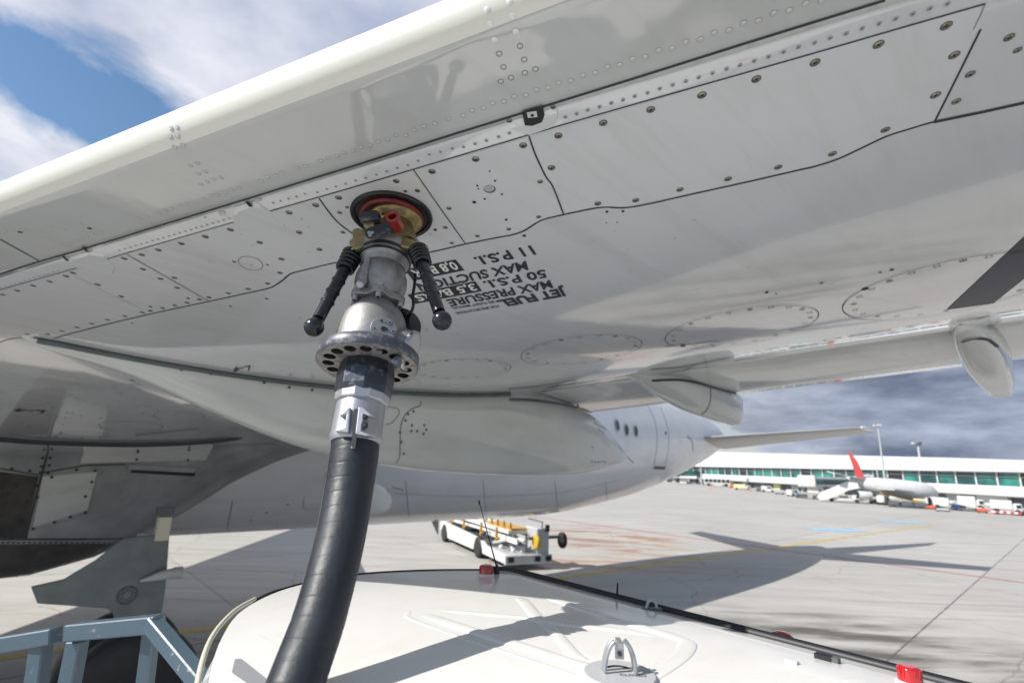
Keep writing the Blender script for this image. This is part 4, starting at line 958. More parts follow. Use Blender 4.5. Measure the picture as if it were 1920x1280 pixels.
# lobed bolt flange
b = MB(); x = RT; y = AX.cross(x).normalized(); x = y.cross(AX).normalized(); c = axpt(568); rr = mlen(54, c); K = 60
def lobed(c, k): 
    P = []
    for i in range(K):
        t = 2 * pi * i / K; q = (0.90 + 0.10 * cos(6 * (t - 0.25))) * rr * k; P.append(c + (x * cos(t) + y * sin(t)) * q)
    return P
b.loft([lobed(c - AX * 0.008, 0.97), lobed(c - AX * 0.006, 1.0), lobed(c + AX * 0.006, 1.0), lobed(c + AX * 0.008, 0.97)], M_ALU, True, True, False)
b.loft([lobed(c - AX * 0.019, 0.78), lobed(c - AX * 0.008, 0.9)], M_ALU, True, True, True); b.build('bolt_flange', FN)
for i in range(6):
    t = 0.25 + 2 * pi * i / 6; q = c + (x * cos(t) + y * sin(t)) * rr * 0.86
    s = MB(); s.cyl(q + AX * 0.008, q + AX * 0.020, 0.0062, M_ALU2, 14); s.cyl(q + AX * 0.0201, q + AX * 0.0206, 0.003, M_DARK, 6)
    s.cyl(q - AX * 0.016, q - AX * 0.008, 0.0065, M_ALU2, 6, smooth=False); s.build('flange_bolt', FN)
# elbow housing
b = nl([(574, 36), (582, 41), (590, 50), (602, 57), (616, 61), (632, 64), (650, 66), (668, 64), (684, 58)], M_ALU, '', build=False)
side0 = NP(712, 640, 0.0); side1 = NP(768, 657, 0.0); sd_ = (side1 - side0).normalized(); sl_ = (side1 - side0).length
b.lathe(side0, sd_, [(0, 0.046), (sl_ * 0.5, 0.045), (sl_ * 0.85, 0.043), (sl_, 0.042)], M_ALU, 40)
b.build('elbow_housing', FN)
b = MB(); b.lathe(side1, sd_, [(-0.004, 0.043), (-0.003, 0.0455), (0.006, 0.0455), (0.007, 0.038)], M_ALU2, 40)
for k in range(8):
    x2, y2, _ = frame(sd_); u = x2 * cos(k * pi / 4) + y2 * sin(k * pi / 4); b.box(side1 + sd_ * 0.002 + u * 0.0455, sd_ * 0.003, u.cross(sd_) * 0.004, u * 0.0012, M_DARK)
b.build('side_clamp_band', FN)
b = MB(); cb = NP(748, 598, -0.045); nb = (cb - NP(712, 622, 0)).normalized() * 0.5 + RT * 0.5; nb.normalize()
b.lathe(NP(746, 616, -0.030), (pn * 0.9 + RT * 0.25 - AX * 0.1), [(0, 0.050), (0.004, 0.0515), (0.014, 0.0515), (0.018, 0.047), (0.019, 0.01)], M_BLKR, 48); b.build('black_cap', FN)
b = MB(); b.tube(cr_path([NP(779, 514, -0.005), NP(777, 535, 0.0), NP(774, 555, 0), NP(775, 572, 0), NP(770, 588, -0.01), NP(760, 596, -0.03)], 6), 0.0036, M_BLKR, 10); b.build('cap_lanyard', FN)
# inspection plate
ic = NP(719, 617, 0.066); idir = (pn * 0.85 + RT * 0.28 + ZZ * -0.1).normalized(); ix, iy, _ = frame(idir); ir = mlen(24.5, ic)
b = MB(); b.lathe(ic - idir * 0.03, idir, [(0, ir * 0.98), (0.024, ir * 0.98), (0.025, ir), (0.0315, ir), (0.033, ir * 0.96)], M_ALU, 40)
ips = b.build('inspection_plate', FN)
b = MB()
f_ = ic + idir * 0.0032
_ix = (RT - idir * RT.dot(idir)).normalized(); _iy = idir.cross(_ix)
def ipt(u, v): return f_ + _ix * u * ir + _iy * v * ir
K2 = [ipt(0.0 + 0.20 * cos(t) , 0.20 * sin(t)) for t in [2 * pi * k / 14 for k in range(14)]]
b.prism(K2, idir * 0.0006, M_DARK); b.prism([ipt(0.08, 0.10), ipt(0.30, 0.06), ipt(0.32, -0.12), ipt(0.1, -0.14)], idir * 0.0008, M_DARK)
for (u, v) in ((0.40, 0.55), (0.72, -0.14), (0.2, -0.68)):
    q = ipt(u, v); b.torus(q, idir, 0.0052, 0.0007, M_GUN, 18, 6); b.cyl(q, q + idir * 0.0008, 0.0048, M_ALU2, 16)
    for a_ in (0.7, 0.7 + pi / 2): b.box(q + idir * 0.0011, (_ix * cos(a_) + _iy * sin(a_)) * 0.0034, (-_ix * sin(a_) + _iy * cos(a_)) * 0.0008, idir * 0.0003, M_DARK)
b.prism([ipt(-0.30, 0.72), ipt(0.05, 0.72), ipt(0.05, 0.55), ipt(-0.30, 0.55)], idir * 0.0005, M_GUN); b.prism([ipt(-0.1, 0.68), ipt(0.1, 0.66), ipt(0.1, 0.56), ipt(-0.1, 0.58)], idir * 0.0009, M_ALU2)
q = ipt(-0.68, -0.05); b.cyl(q, q + idir * 0.0008, 0.0018, M_DARK, 8)
b.build('plate_screw', ips)
b = MB(); npoly([(703, 642), (718, 644), (717, 664), (700, 664)], 0.060, 0.012, M_ALU, b); b.box(NP(709, 653, 0.0735), RT * 0.0045, UP * 0.006, pn * 0.0012, M_DARK); b.box(NP(709, 651, 0.075), RT * 0.002, UP * 0.003, pn * 0.0012, M_ALU2); b.build('drain_lug', FN, bevel=0.001)
# black ring with holes
b = MB(); x = RT; y = AX.cross(x).normalized(); x = y.cross(AX).normalized(); c = axpt(676) ; R = mlen(93, c); TH = 0.027
holesr = MB(); seg = 72
c = c + AX * 0.0
def circ(cc, r, n=seg, ph=0): return [cc + (x * cos(2 * pi * k / n + ph) + y * sin(2 * pi * k / n + ph)) * r for k in range(n)]
NH = 16
# annulus with real through-holes: lower face built as sectors round each hole
b.loft([circ(c - AX * TH / 2, R - 0.002), circ(c - AX * (TH / 2 - 0.002), R), circ(c + AX * (TH / 2 - 0.002), R), circ(c + AX * TH / 2, R - 0.002)], M_RING, True, False, True)
r1 = R * 0.50; rh = R * 0.118; rc = R * 0.76
for face, mm in ((TH / 2, M_RINGF), (-TH / 2, M_RING)):
    cf = c + AX * face
    for h in range(NH):
        t0 = 2 * pi * h / NH; t1 = 2 * pi * (h + 1) / NH; tm = (t0 + t1) / 2
        outer = []
        pol = lambda t, r: cf + (x * cos(t) + y * sin(t)) * r
        nn = 4
        outer += [pol(t0 + (t1 - t0) * k / nn, R - 0.002) for k in range(nn)] + [pol(t1, R - 0.002 + (r1 - R + 0.002) * k / nn) for k in range(nn)]
        outer += [pol(t1 - (t1 - t0) * k / nn, r1) for k in range(nn)] + [pol(t0, r1 + (R - 0.002 - r1) * k / nn) for k in range(nn)]
        hc = cf + (x * cos(tm) + y * sin(tm)) * rc; inner = []
        for p in outer:
            dv = p - hc; inner.append(hc + dv.normalized() * rh)
        n_ = len(outer); b.add(outer + inner, [(i, (i + 1) % n_, n_ + (i + 1) % n_, n_ + i) for i in range(n_)], mm)
        if face > 0: b.loft([[p for p in inner], [p - AX * TH for p in inner]], M_DARK, True, False, True)
b.loft([circ(c + AX * TH / 2, r1), circ(c - AX * TH / 2, r1)], M_RING, True, False, True)
b.build('stop_ring', FN)
b = MB(); npoly([(735, 688), (749, 677), (757, 680), (745, 694)], 0.035, 0.03, M_RING, b); b.build('stop_block', FN, bevel=0.003)
nl([(684, 49), (700, 52), (706, 53), (734, 53), (744, 51), (748, 48)], M_GUN, 'hex_nut', seg=8, smooth=False, bevel=0.002, ph=0.5)
# hose clamp with two halves
FH = thing('fuel_hose', 'thick black rubber hose with silver clamp, hanging from the nozzle past the truck roof', 'hose', tuple(axpt(838)))
nl([(742, 48), (746, 51), (758, 50), (760, 47)], M_ALU2, 'hex_collar', seg=12, smooth=False, bevel=0.001, parent=FH)
b = nl([(752, 43), (758, 44.5), (815, 46.5), (818, 48), (830, 48), (833, 46)], M_ALU2, '', build=False, parent=FH)
b.build('clamp_sleeve', FH)
b = MB()
npoly([(664, 766), (672, 767), (667, 838), (659, 838)], 0.0560, 0.0012, M_DARK, b)
b.build('clamp_gap', FH)
for sx in (-1, 1):
    b = MB()
    if sx < 0: npoly([(661, 768), (655, 769), (640, 784), (654, 782), (650, 806), (632, 812), (648, 815), (658, 816)], 0.044, 0.016, M_ALU2, b)
    else: npoly([(676, 768), (684, 768), (706, 787), (686, 783), (681, 812), (702, 822), (688, 822), (670, 818)], 0.044, 0.016, M_ALU2, b)
    b.build('clamp_rib', FH, bevel=0.002)
b = MB()
for y_ in (780, 797):
    c = NP(683, y_, 0.056); b.cyl(c - pn * 0.008 , c + pn * 0.004, 0.0055, M_GUN, 6, smooth=False); b.torus(c + pn * 0.001, pn, 0.006, 0.0015, M_GUN, 16, 6)
c = NP(665, 821, 0.05); b.cyl(c, c + AX * 0.02, 0.004, M_ALU2, 10)
b.build('clamp_bolt', FH)
# hose
def hp_(px, py, dep): return ppt(px, py, dep)
d0 = (axpt(825) - CAM).dot(fw)
hpts = [axpt(822), ppt(666, 850, 1.0), ppt(655, 920, 0.96), ppt(641, 1000, 0.905), ppt(622, 1080, 0.85), ppt(598, 1165, 0.80), ppt(571, 1240, 0.76), ppt(545, 1310, 0.72), ppt(505, 1400, 0.67), ppt(440, 1520, 0.62)]
hpath = cr_path(hpts, 14)
hr = mlen(43.5, axpt(838))
b = MB(); L_ = [0.0]
for i in range(1, len(hpath)): L_.append(L_[-1] + (hpath[i] - hpath[i - 1]).length)
# resample finely, with a small lap at every wrap turn
fine = []; rad = []; tot = L_[-1]; s_ = 0.0; pitch = 0.0305
while s_ < tot:
    k = next(i for i in range(len(L_) - 1) if L_[i + 1] >= s_); t = (s_ - L_[k]) / max(1e-9, L_[k + 1] - L_[k]); fine.append(hpath[k].lerp(hpath[k + 1], t))
    ph = (s_ % pitch) / pitch; rad.append(hr * (1.0 - 0.13 * min(1.0, s_ / 0.30)) * (1.0 + 0.001 * sin(pi * ph)) - (0.00055 if ph < 0.07 else 0.0)); s_ += 0.0021
b.tube(fine, rad, M_HOSE, 56)
ho = b.build('hose_body', FH)
b = MB(); seam = []
t0 = (fine[1] - fine[0]).normalized(); xx = (RT - t0 * RT.dot(t0)).normalized()
for i in range(0, len(fine) - 1, 4):
    t = (fine[i + 1] - fine[i]).normalized(); xx = (xx - t * xx.dot(t)).normalized(); yy = t.cross(xx)
    if yy.dot(pn) < 0: yy = -yy
    seam.append(fine[i] + (-xx * 0.93 + yy * 0.37) * (rad[i] + 0.0004))
b.tube(seam, 0.0016, M_HOSE, 6); b.build('hose_seam', ho)
# handles
def handle(p_top, p_ball, name_label=None):
    d = (p_ball - p_top); Lh = d.length; d.normalize(); h = MB()
    r0 = 0.0155
    prof = [(0, r0 * 0.9)]
    n = 5
    h.lathe(p_top, d, [(0, 0.0135), (Lh * 0.02, r0 * 0.92), (Lh * 0.90, r0 * 0.84)], M_GRIP, 28)
    for f in (0.40, 0.55, 0.68):
        h.lathe(p_top + d * Lh * f, d, [(0, r0 * 0.88), (0.0015, r0 * 1.0), (0.0035, r0 * 1.0), (0.005, r0 * 0.86)], M_GRIP, 28)
    ho = h.build('handle', FN)
    if name_label: ho['label'] = name_label
    g_ = MB()
    for k in range(5): g_.torus(p_top + d * (Lh * 0.03 + k * 0.0118), d, 0.0200 - 0.0007 * k, 0.0050, M_BLKR, 32, 10)
    g_.build('rubber_bellows', ho)
    k_ = MB(); c = p_ball; R_ = 0.0205; x2, y2, _ = frame(d)
    prof = [(-R_ * cos(pi * i / 14), max(0.001, R_ * sin(pi * i / 14))) for i in range(1, 12)]
    prof += [(R_ * 0.86, R_ * 0.50), (R_ * 0.70, R_ * 0.42)]
    k_.lathe(c, d, prof, M_GRIP, 28, cap=True); k_.cyl(c + d * R_ * 0.705, c + d * R_ * 0.71, R_ * 0.41, M_DARK, 20)
    k_.build('ball_end', ho)
handle(NP(663, 474, 0.02), NP(589, 613, 0.06), 'left black handle ending in a ball')
handle(NP(783, 468, 0.03), NP(829, 601, 0.09), 'right black handle ending in a scuffed ball')
b = MB(); b.tube([NP(680, 462, 0.02), NP(662, 478, 0.02)], 0.016, M_OLIVE, 16); b.tube([NP(768, 460, 0.025), NP(785, 472, 0.028)], 0.018, M_OLIVE, 16); b.build('handle_boss', FN)

# ================================================================== refuelling truck
TK = thing('fuel_truck', 'white truck cab under the wing, roof embossed with an X and edged by red lamps', 'truck', (0.2, 1.1, 0))
TS = 0.53
out_ = [(0.03, 3.50), (-0.20, 3.485), (-0.50, 3.41), (-0.80, 3.27), (-1.00, 3.07), (-1.12, 2.80), (-1.13, 2.45), (-1.03, 2.10), (-0.86, 1.71), (-0.66, 1.35), (-0.35, 1.05), (0.2, 0.85), (1.2, 0.75), (1.9, 0.85), (2.12, 1.05), (2.0, 1.28)]
fe = [(V((0.03, 3.50, 0)) * TS).lerp(V((2.0, 1.28, 0)) * TS, t / 12) for t in range(1, 12)][::-1]
loopc = cr_path([V((x, y, 0)) * TS for x, y in out_], 5) + fe
ctr = V((0.45, 2.15, 0)) * TS; ZR_ = 3.0 - 0.65 * TS
def roof_loop(k):
    z = ZR_ + 0.040 * TS * (1 - k ** 2.6) ; return [V((ctr.x + (p.x - ctr.x) * k, ctr.y + (p.y - ctr.y) * k, z)) for p in loopc]
rf = MB(); ks = [1.0, 0.985, 0.96, 0.92, 0.86, 0.78, 0.68, 0.56, 0.42, 0.28, 0.14, 0.02]
rf.loft([roof_loop(k) for k in ks], M_CAB, True, True)
SRF = Surf([rf]); rfo = rf.build('cab_roof', TK)
b = MB()
def wl(k, z): return [V((ctr.x + (p.x - ctr.x) * k, ctr.y + (p.y - ctr.y) * k, z)) for p in loopc]
b.loft([wl(0.995, ZR_ - 0.002), wl(1.02, ZR_ - 0.05), wl(1.05, ZR_ - 0.2), wl(1.08, ZR_ - 0.6), wl(1.08, 1.35)], M_CAB, True, False)
b.loft([wl(1.078, 1.35), wl(1.085, 1.0), wl(1.085, 0.55)], M_CAB, True, True); b.build('cab_body', TK)
fd = V((2.0 - 0.03, 1.28 - 3.50, 0)).normalized(); fo = V((-fd.y, fd.x, 0)); fo = fo if fo.dot(V((1, 1, 0))) > 0 else -fo
b = MB(); q0 = V((0.03, 3.5, 0)) * TS + ZZ * 2.58 + fd * 0.12; q1 = V((2.0, 1.28, 0)) * TS + ZZ * 2.58 - fd * 0.12
b.prism([q0 + fo * 0.13, q1 + fo * 0.13, q1 + fo * 0.30 - ZZ * 0.75, q0 + fo * 0.30 - ZZ * 0.75], fo * 0.02, M_GLD); b.build('windscreen', TK)
for (u, v) in ((0.55, 0.16), (0.55, 1.40)):
    c = V((0.03, 3.5, 0)) * TS + ZZ * 0.45 + fd * v - fo * u; wheel(TK, c, fd, 0.45, 0.24, M_TYRE, M_WHITE, 'tyre')
b = MB(); b.box(V((0.45, 1.0, 0.65)) - fo * 1.0, fd * 0.5, fo * 1.4, ZZ * 0.12, M_DGREY); b.box(V((0.45, 1.0, 0.95)) - fo * 2.6, fd * 0.7, fo * 1.2, ZZ * 0.5, M_WHITE); b.build('chassis', TK)
# black drip seal along the edge
b = MB(); edge = [(630, 1077), (690, 1075.5), (780, 1071), (870, 1069), (935, 1070), (985, 1076), (1060, 1090), (1130, 1109), (1300, 1156), (1500, 1211), (1700, 1266), (1860, 1310), (1990, 1347)]
def roofpt(px, py, lift=0.0):
    h = SRF.hit(px, py); return (h[0] + h[1] * lift) if h else G(px, py, ZR_) + ZZ * lift
TV = lambda x, y, dz: V((x * TS, y * TS, ZR_ + dz * TS))
ep = cr_path([TV(0.10, 3.52, -.004), TV(-0.12, 3.515, -.004), TV(-0.5, 3.43, -.004), TV(-0.82, 3.28, -.004), TV(-1.02, 3.08, -.004), TV(-1.14, 2.80, -.004), TV(-1.16, 2.62, -.006)], 6)
b.tube(ep, 0.005, M_GASK, 8)
fp = [TV(-0.12, 3.53, 0), TV(0.06, 3.49, 0), TV(0.30, 3.23, 0)] + [(V((0.03, 3.50, 0)) * TS).lerp(V((2.0, 1.28, 0)) * TS, t) + ZZ * ZR_ + fo * 0.010 for t in (0.25, 0.4, 0.6, 0.8, 1.0)]
b.tube(cr_path(fp, 6), 0.0115, M_GASK, 12); b.build('drip_seal', TK)
b = MB()
b.tube(cr_path([TV(-1.16, 2.62, .004), TV(-1.155, 2.42, 0), TV(-1.06, 2.08, 0), TV(-0.88, 1.69, 0), TV(-0.68, 1.33, 0), TV(-0.37, 1.03, 0)], 6), 0.0048, M_CREAM, 10)
b.tube([p - ZZ * 0.006 + V((0.006, -0.006, 0)) for p in ep], 0.005, M_CREAM, 8); b.build('roof_gutter', TK)
b = MB()   # embossed hatch: raised rim, X ribs and cross seams
def rib(P, w, h, m=M_CAB, mb=None, smooth=True):
    w *= TS * 1.35; h *= TS * 0.55
    mb = mb or b; path = cr_path([V((x, y, 0)) for x, y in P], 6) if smooth else lin_path([V((x, y, 0)) for x, y in P], 25)
    H = [SRF.hit(p.x, p.y) for p in path]; H = [q for q in H if q]; rings = []
    for i, (p, n) in enumerate(H):
        t = (H[min(i + 1, len(H) - 1)][0] - H[max(i - 1, 0)][0]).normalized(); s = n.cross(t).normalized()
        e = min(1.0, 0.25 + 0.75 * min(i, len(H) - 1 - i) / 3)
        rings.append([p + s * (w / 2) * cos(pi * k / 10) + n * (h * e * (sin(pi * k / 10) ** 0.7) - 0.001) for k in range(11)])
    if len(rings) > 1: mb.loft(rings, m, False, False)
rib([(790, 1150), (900, 1186), (1020, 1224), (1130, 1258), (1200, 1272), (1262, 1240), (1288, 1213), (1275, 1197), (1180, 1168), (1100, 1143), (1012, 1114)], 0.05, 0.013)
rib([(772, 1143), (764, 1150), (772, 1160), (860, 1192), (980, 1232), (1100, 1272), (1180, 1296)], 0.022, 0.006)
rib([(822, 1142), (900, 1150), (985, 1157), (1020, 1166)], 0.032, 0.010); rib([(1020, 1166), (1045, 1190), (1075, 1225), (1095, 1240)], 0.040, 0.012)
rib([(974, 1118), (990, 1136), (1006, 1156), (1025, 1170)], 0.045, 0.012); rib([(1010, 1160), (1060, 1170), (1140, 1178), (1238, 1192)], 0.035, 0.010)
b.build('embossed_hatch', TK)
b = MB()
rib([(682, 1108), (760, 1101), (840, 1097), (900, 1096)], 0.012, 0.003, mb=b); rib([(665, 1138), (760, 1125), (860, 1110), (930, 1103)], 0.018, 0.004, mb=b)
rib([(460, 1178), (510, 1206), (560, 1236), (640, 1280)], 0.020, 0.004, mb=b); rib([(1640, 1262), (1540, 1285)], 0.03, 0.005, mb=b)
rib([(1300, 1290), (1400, 1245), (1490, 1212)], 0.006, 0.002, M_LINE2, b, False)
b.build('roof_swage', TK)
def beacon(px, py, r, h, z=None, tilt=0):
    r *= TS; h *= TS; p = roofpt(px, py); b = MB(); b.lathe(p, ZZ, [(-0.01, r * 1.22), (0.003, r * 1.22), (0.005, r * 1.02)], M_WHITE, 24); bo = b.build('marker_lamp', TK)
    b = MB(); b.lathe(p + ZZ * 0.004, ZZ, [(0, r), (h * 0.25, r * 0.98), (h * 0.8, r * 0.9), (h * 0.95, r * 0.82), (h, r * 0.6)], M_LAMP, 28)
    for k in range(14):
        u = V((cos(k * pi / 7), sin(k * pi / 7), 0)); b.box(p + ZZ * (0.004 + h * 0.5) + u * r * 0.93, u * 0.0009, u.cross(ZZ) * 0.0012, ZZ * h * 0.34, M_LAMP)
    b.build('lens', bo)
beacon(911, 1077, 0.042, 0.048); beacon(1708, 1281, 0.034, 0.044)
p = V((1.15, 2.45, 0)) * TS + ZZ * (ZR_ - 0.01) + fo * 0.08; b = MB(); b.lathe(p - ZZ * 0.03, ZZ, [(0, 0.026), (0.012, 0.026), (0.018, 0.018), (0.021, 0.004)], M_LAMP, 24); b.build('marker_lamp', TK)
b = MB(); p = roofpt(931, 1075); b.lathe(p, ZZ, [(0, 0.010), (0.015, 0.0085), (0.0225, 0.005), (0.028, 0.0035)], M_GASK, 16)
dp = (p - CAM).dot(fw); b.tube([p + ZZ * 0.02, ppt(917, 1010, dp), ppt(898, 938, dp)], [0.0028, 0.0018, 0.0013], M_GASK, 8); b.cyl(ppt(899, 945, dp), ppt(898, 938, dp), 0.003, M_GASK, 10); b.build('long_aerial', TK)
b = MB(); p = roofpt(1157, 1121); dp = (p - CAM).dot(fw); b.tube([p, ppt(1158, 1092, dp)], [0.003, 0.002], M_GASK, 10); b.lathe(p, ZZ, [(0, 0.011), (0.009, 0.003)], M_GASK, 14); b.build('short_aerial', TK)
def eye(px, py, s):
    p = roofpt(px, py); b = MB(); dp = (p - CAM).dot(fw); b.tube([p - RT * s * 0.5 + ZZ * s * 1.1 * sin(0) + 0 * ZZ] + [p - RT * s * 0.5 * cos(t) + ZZ * s * 0.9 * sin(t) for t in [pi * k / 10 for k in range(1, 11)]], s * 0.14, M_LGREY, 8)
    b.box(p + ZZ * 0.003, RT * s * 0.9, V((0, 1, 0)) * s * 0.3, ZZ * 0.002, M_DGREY); b.build('lifting_eye', TK)
eye(1222, 1143, 0.026)
b = MB(); p = roofpt(1545, 1236); b.box(p + ZZ * 0.004, fd * 0.014, fo * 0.008, ZZ * 0.005, M_GASK); p = roofpt(1565, 1241); b.box(p + ZZ * 0.004, fd * 0.008, fo * 0.008, ZZ * 0.005, M_DGREY); b.build('seal_clip', TK)
b = MB(); p = roofpt(1485, 1242); b.box(p + ZZ * 0.002, fd * 0.010, fo * 0.006, ZZ * 0.003, M_WHITE); b.build('roof_fitting', TK)
b = MB()
for sx, sy in ((448, 1232), (470, 1262)): pass
sp = [roofpt(440, 1237), roofpt(452, 1236), roofpt(520, 1290), roofpt(490, 1300), roofpt(434, 1262)]
b.add([p + ZZ * 0.002 for p in sp], [tuple(range(5))], M_TAPE); b.build('silver_strip', TK)
# hatch latch nearest the camera
b = MB(); p = roofpt(1162, 1268); rr_ = 0.058; b.lathe(p - ZZ * 0.001, ZZ, [(0, rr_), (0.006, rr_), (0.007, rr_ * 0.97)], M_LGREY, 40); la = b.build('latch_disc', TK)
b = MB(); tcu = MB()
vs, fs = glyphs('CLOSED', 0.01); xx_ = RT.copy(); xx_.z = 0; xx_.normalize(); yv = ZZ.cross(xx_)
tcu.add([p + ZZ * 0.0068 + (xx_ * (v.x - 0.2) + yv * (v.y - 1.2)) * 0.0115 for v in vs], fs, M_TEXT); tcu.build('latch_lettering', la, fix=False)
b.tube([p + ZZ * 0.0073 + (xx_ * cos(t) + yv * sin(t)) * 0.025 for t in [0.7 + 0.2 * k for k in range(9)]], 0.0013, M_TEXT, 6); b.build('latch_arrow', la)
b = MB()
for sg in (-1, 1):
    P = [p + xx_ * (0.025 * cos(t)) + ZZ * (0.006 + 0.050 * sin(t)) + yv * sg * 0.006 for t in [pi * k / 16 for k in range(17)]]
    P = [q for q in P if abs((q - p).dot(xx_)) > 0.006]
    for part in (P[:len(P) // 2], P[len(P) // 2:]): b.tube(part, 0.0034, M_ALU2, 8)
b.box(p + ZZ * 0.049, xx_ * 0.004, yv * 0.016, ZZ * 0.004, M_ALU2); b.box(p + ZZ * 0.038, xx_ * 0.007, yv * 0.0025, ZZ * 0.012, M_ALU2); b.cyl(p + ZZ * 0.034 - yv * 0.007, p + ZZ * 0.034 + yv * 0.007, 0.0035, M_GUN, 8)
b.build('latch_handle', TK)

# ================================================================== lift platform railing
RL = thing('platform_railing', 'chipped blue-grey steel railing of square bars at the lower left', 'railing', tuple(ppt(150, 1300, 1.3)))
def bar(P, w, name='rail_bar', depth=1.25, wy=None):
    pts = [ppt(x, y, d) for x, y, d in P]; q = MB()
    for i in range(len(pts) - 1):
        a, c = pts[i], pts[i + 1]; t = (c - a); ln = t.length; t.normalize(); s = t.cross(ZZ).normalized() if abs(t.z) < 0.9 else RT; u = s.cross(t).normalized()
        q.box((a + c) / 2, t * (ln / 2 + 0.0), s * (w / 2), u * ((wy or w) / 2), M_RAIL, 0.003)
    return q.build(name, RL)
bar([(-60, 1217, 1.28), (106, 1190, 1.26)], 0.036); bar([(132, 1184, 1.26), (300, 1168, 1.22)], 0.038); bar([(284, 1166, 1.22), (470, 1390, 1.02)], 0.034)
bar([(78, 1206, 1.27), (52, 1400, 1.2)], 0.036, 'rail_post'); bar([(146, 1200, 1.27), (108, 1400, 1.2)], 0.036, 'rail_post'); bar([(284, 1182, 1.24), (258, 1400, 1.2)], 0.030, 'rail_post')

# ================================================================== service vehicle
def sv():
    A0 = G(832, 1015); A1 = G(895, 1045); s = (A1 - A0); s.z = 0; wb = s.length; s.normalize(); t = V((-s.y, s.x, 0)); t = t if t.x > 0 else -t
    root = thing('baggage_tractor', 'low white ramp vehicle with open front end, carrying tow bars, under the rear fuselage', 'ramp vehicle', tuple((A0 + A1) / 2))
    wdt = 1.45
    def P(u, v, z): return A0 + s * u + t * v + ZZ * z * 0.78
    for u in (0, wb):
        for v in (0.06, wdt - 0.06): wheel(root, P(u, v + (0.0 if v < 0.5 else 0), 0.42), t, 0.33, 0.2, M_TYRE, M_WHITE, 'wheel', 0.72, 28)
    b = MB(); r = 0.40
    prof = [(-0.55, 0.55), (-0.55, 0.95), (-0.30, 1.0), (0.35, 0.93), (wb * 0.55, 0.86), (wb - 0.30, 0.80), (wb + 0.32, 0.72), (wb + 0.62, 0.60), (wb + 2.3, 0.52), (wb + 2.3, 0.24), (wb + 0.42, 0.26)]
    for k in range(0, 9): a_ = pi * k / 8; prof.append((wb + r * cos(a_), 0.30 + r * sin(a_)))
    prof += [(wb - r, 0.26), (r, 0.26)]
    for k in range(0, 9): a_ = pi * k / 8; prof.append((r * cos(a_), 0.30 + r * sin(a_)))
    prof += [(-r, 0.5)]
    b.prism([P(u, 0, z) for u, z in prof], t * 0.10, M_WHITE); b.prism([P(u, wdt - 0.10, z) for u, z in prof], t * 0.10, M_WHITE)
    b.build('body_side', root)
    b = MB(); b.box(P(wb / 2, wdt / 2, 0.42), s * (wb / 2 + 0.5), t * (wdt / 2 - 0.11), ZZ * 0.10, M_DGREY); b.box(P(-0.1, wdt / 2, 0.8), s * 0.42, t * (wdt / 2 - 0.11), ZZ * 0.12, M_WHITE); b.build('deck', root)
    b = MB(); b.box(P(wb + 2.3, wdt / 2 + 0.0, 0.38), s * 0.05, t * (wdt / 2 + 0.05), ZZ * 0.12, M_LGREY); bo = b.build('bumper', root)
    for v in (0.12, wdt - 0.45, wdt - 0.08):
        b = MB(); b.box(P(wb + 2.36, v, 0.40), s * 0.02, t * 0.09, ZZ * 0.07, M_DARK); b.cyl(P(wb + 2.37, v, 0.40), P(wb + 2.39, v, 0.40), 0.05, M_GLD, 12); b.build('headlight', root)
    b = MB(); b.box(P(wb + 1.85, wdt - 0.22, 0.95), s * 0.40, t * 0.22, ZZ * 0.42, M_LGREY, 0.03); b.box(P(wb + 1.4, wdt / 2, 0.50), s * 0.85, t * (wdt / 2 - 0.1), ZZ * 0.03, M_LGREY); b.build('equipment_cabinet', root)
    b = MB()
    for (u, v, rr) in ((wb + 1.0, 0.4, 0.08), (wb + 1.3, 0.65, 0.10), (wb + 0.9, 0.8, 0.09), (wb + 1.7, 0.5, 0.07), (wb + 1.9, 0.7, 0.06)): b.sphere(P(u, v, 0.60), rr, M_WHITE, 12, 8)
    b.tube([P(wb + 0.6, 0.3, 0.7), P(wb + 1.2, 0.5, 0.9), P(wb + 1.9, 0.75, 1.0)], 0.05, M_LGREY, 8); b.tube([P(wb - 0.2, 0.7, 0.7), P(wb + 0.7, 0.9, 0.75)], 0.05, M_GUN, 8); b.build('engine_parts', root)
    # upper conveyor frame
    b = MB(); b.box(P(wb * 0.5 + 0.1, 0.5, 1.16), s * (wb / 2 + 1.7), t * 0.04, ZZ * 0.04, M_DGREY); b.box(P(wb * 0.5 + 0.1, 1.05, 1.16), s * (wb / 2 + 1.7), t * 0.04, ZZ * 0.05, M_LGREY)
    b.box(P(wb * 0.45 + 0.8, 0.75, 1.26), s * (wb / 2 + 1.0), t * 0.4, ZZ * 0.05, M_WHITE); b.build('top_frame', root)
    b = MB(); b.box(P(wb + 0.6, 0.75, 1.36), s * 1.0, t * 0.28, ZZ * 0.03, M_YEL)
    for k in range(5): b.box(P(wb + 0.6 - 1.0 + 0.5 * k, 0.42, 1.5), s * 0.03, t * 0.03, ZZ * 0.09, M_YEL)
    b.build('yellow_rack', root)
    b = MB()
    for u in (0.5, 1.9, 3.6, 4.9): b.box(P(u, 0.10, 1.15), s * 0.035, t * 0.03, ZZ * 0.20, M_YEL); b.tube([P(u, 0.1, 0.98), P(u + 0.22, 0.1, 1.06)], 0.03, M_YEL, 6)
    b.build('yellow_strap', root)
    b = MB(); b.tube([P(wb + 2.2, 1.2, 1.2), P(wb + 2.25, 1.2, 1.72), P(wb + 1.3, 1.2, 1.74)], 0.025, M_DGREY, 6); b.box(P(wb + 2.3, 1.35, 1.5), s * 0.03, t * 0.06, ZZ * 0.1, M_DARK); b.build('mirror_arm', root)
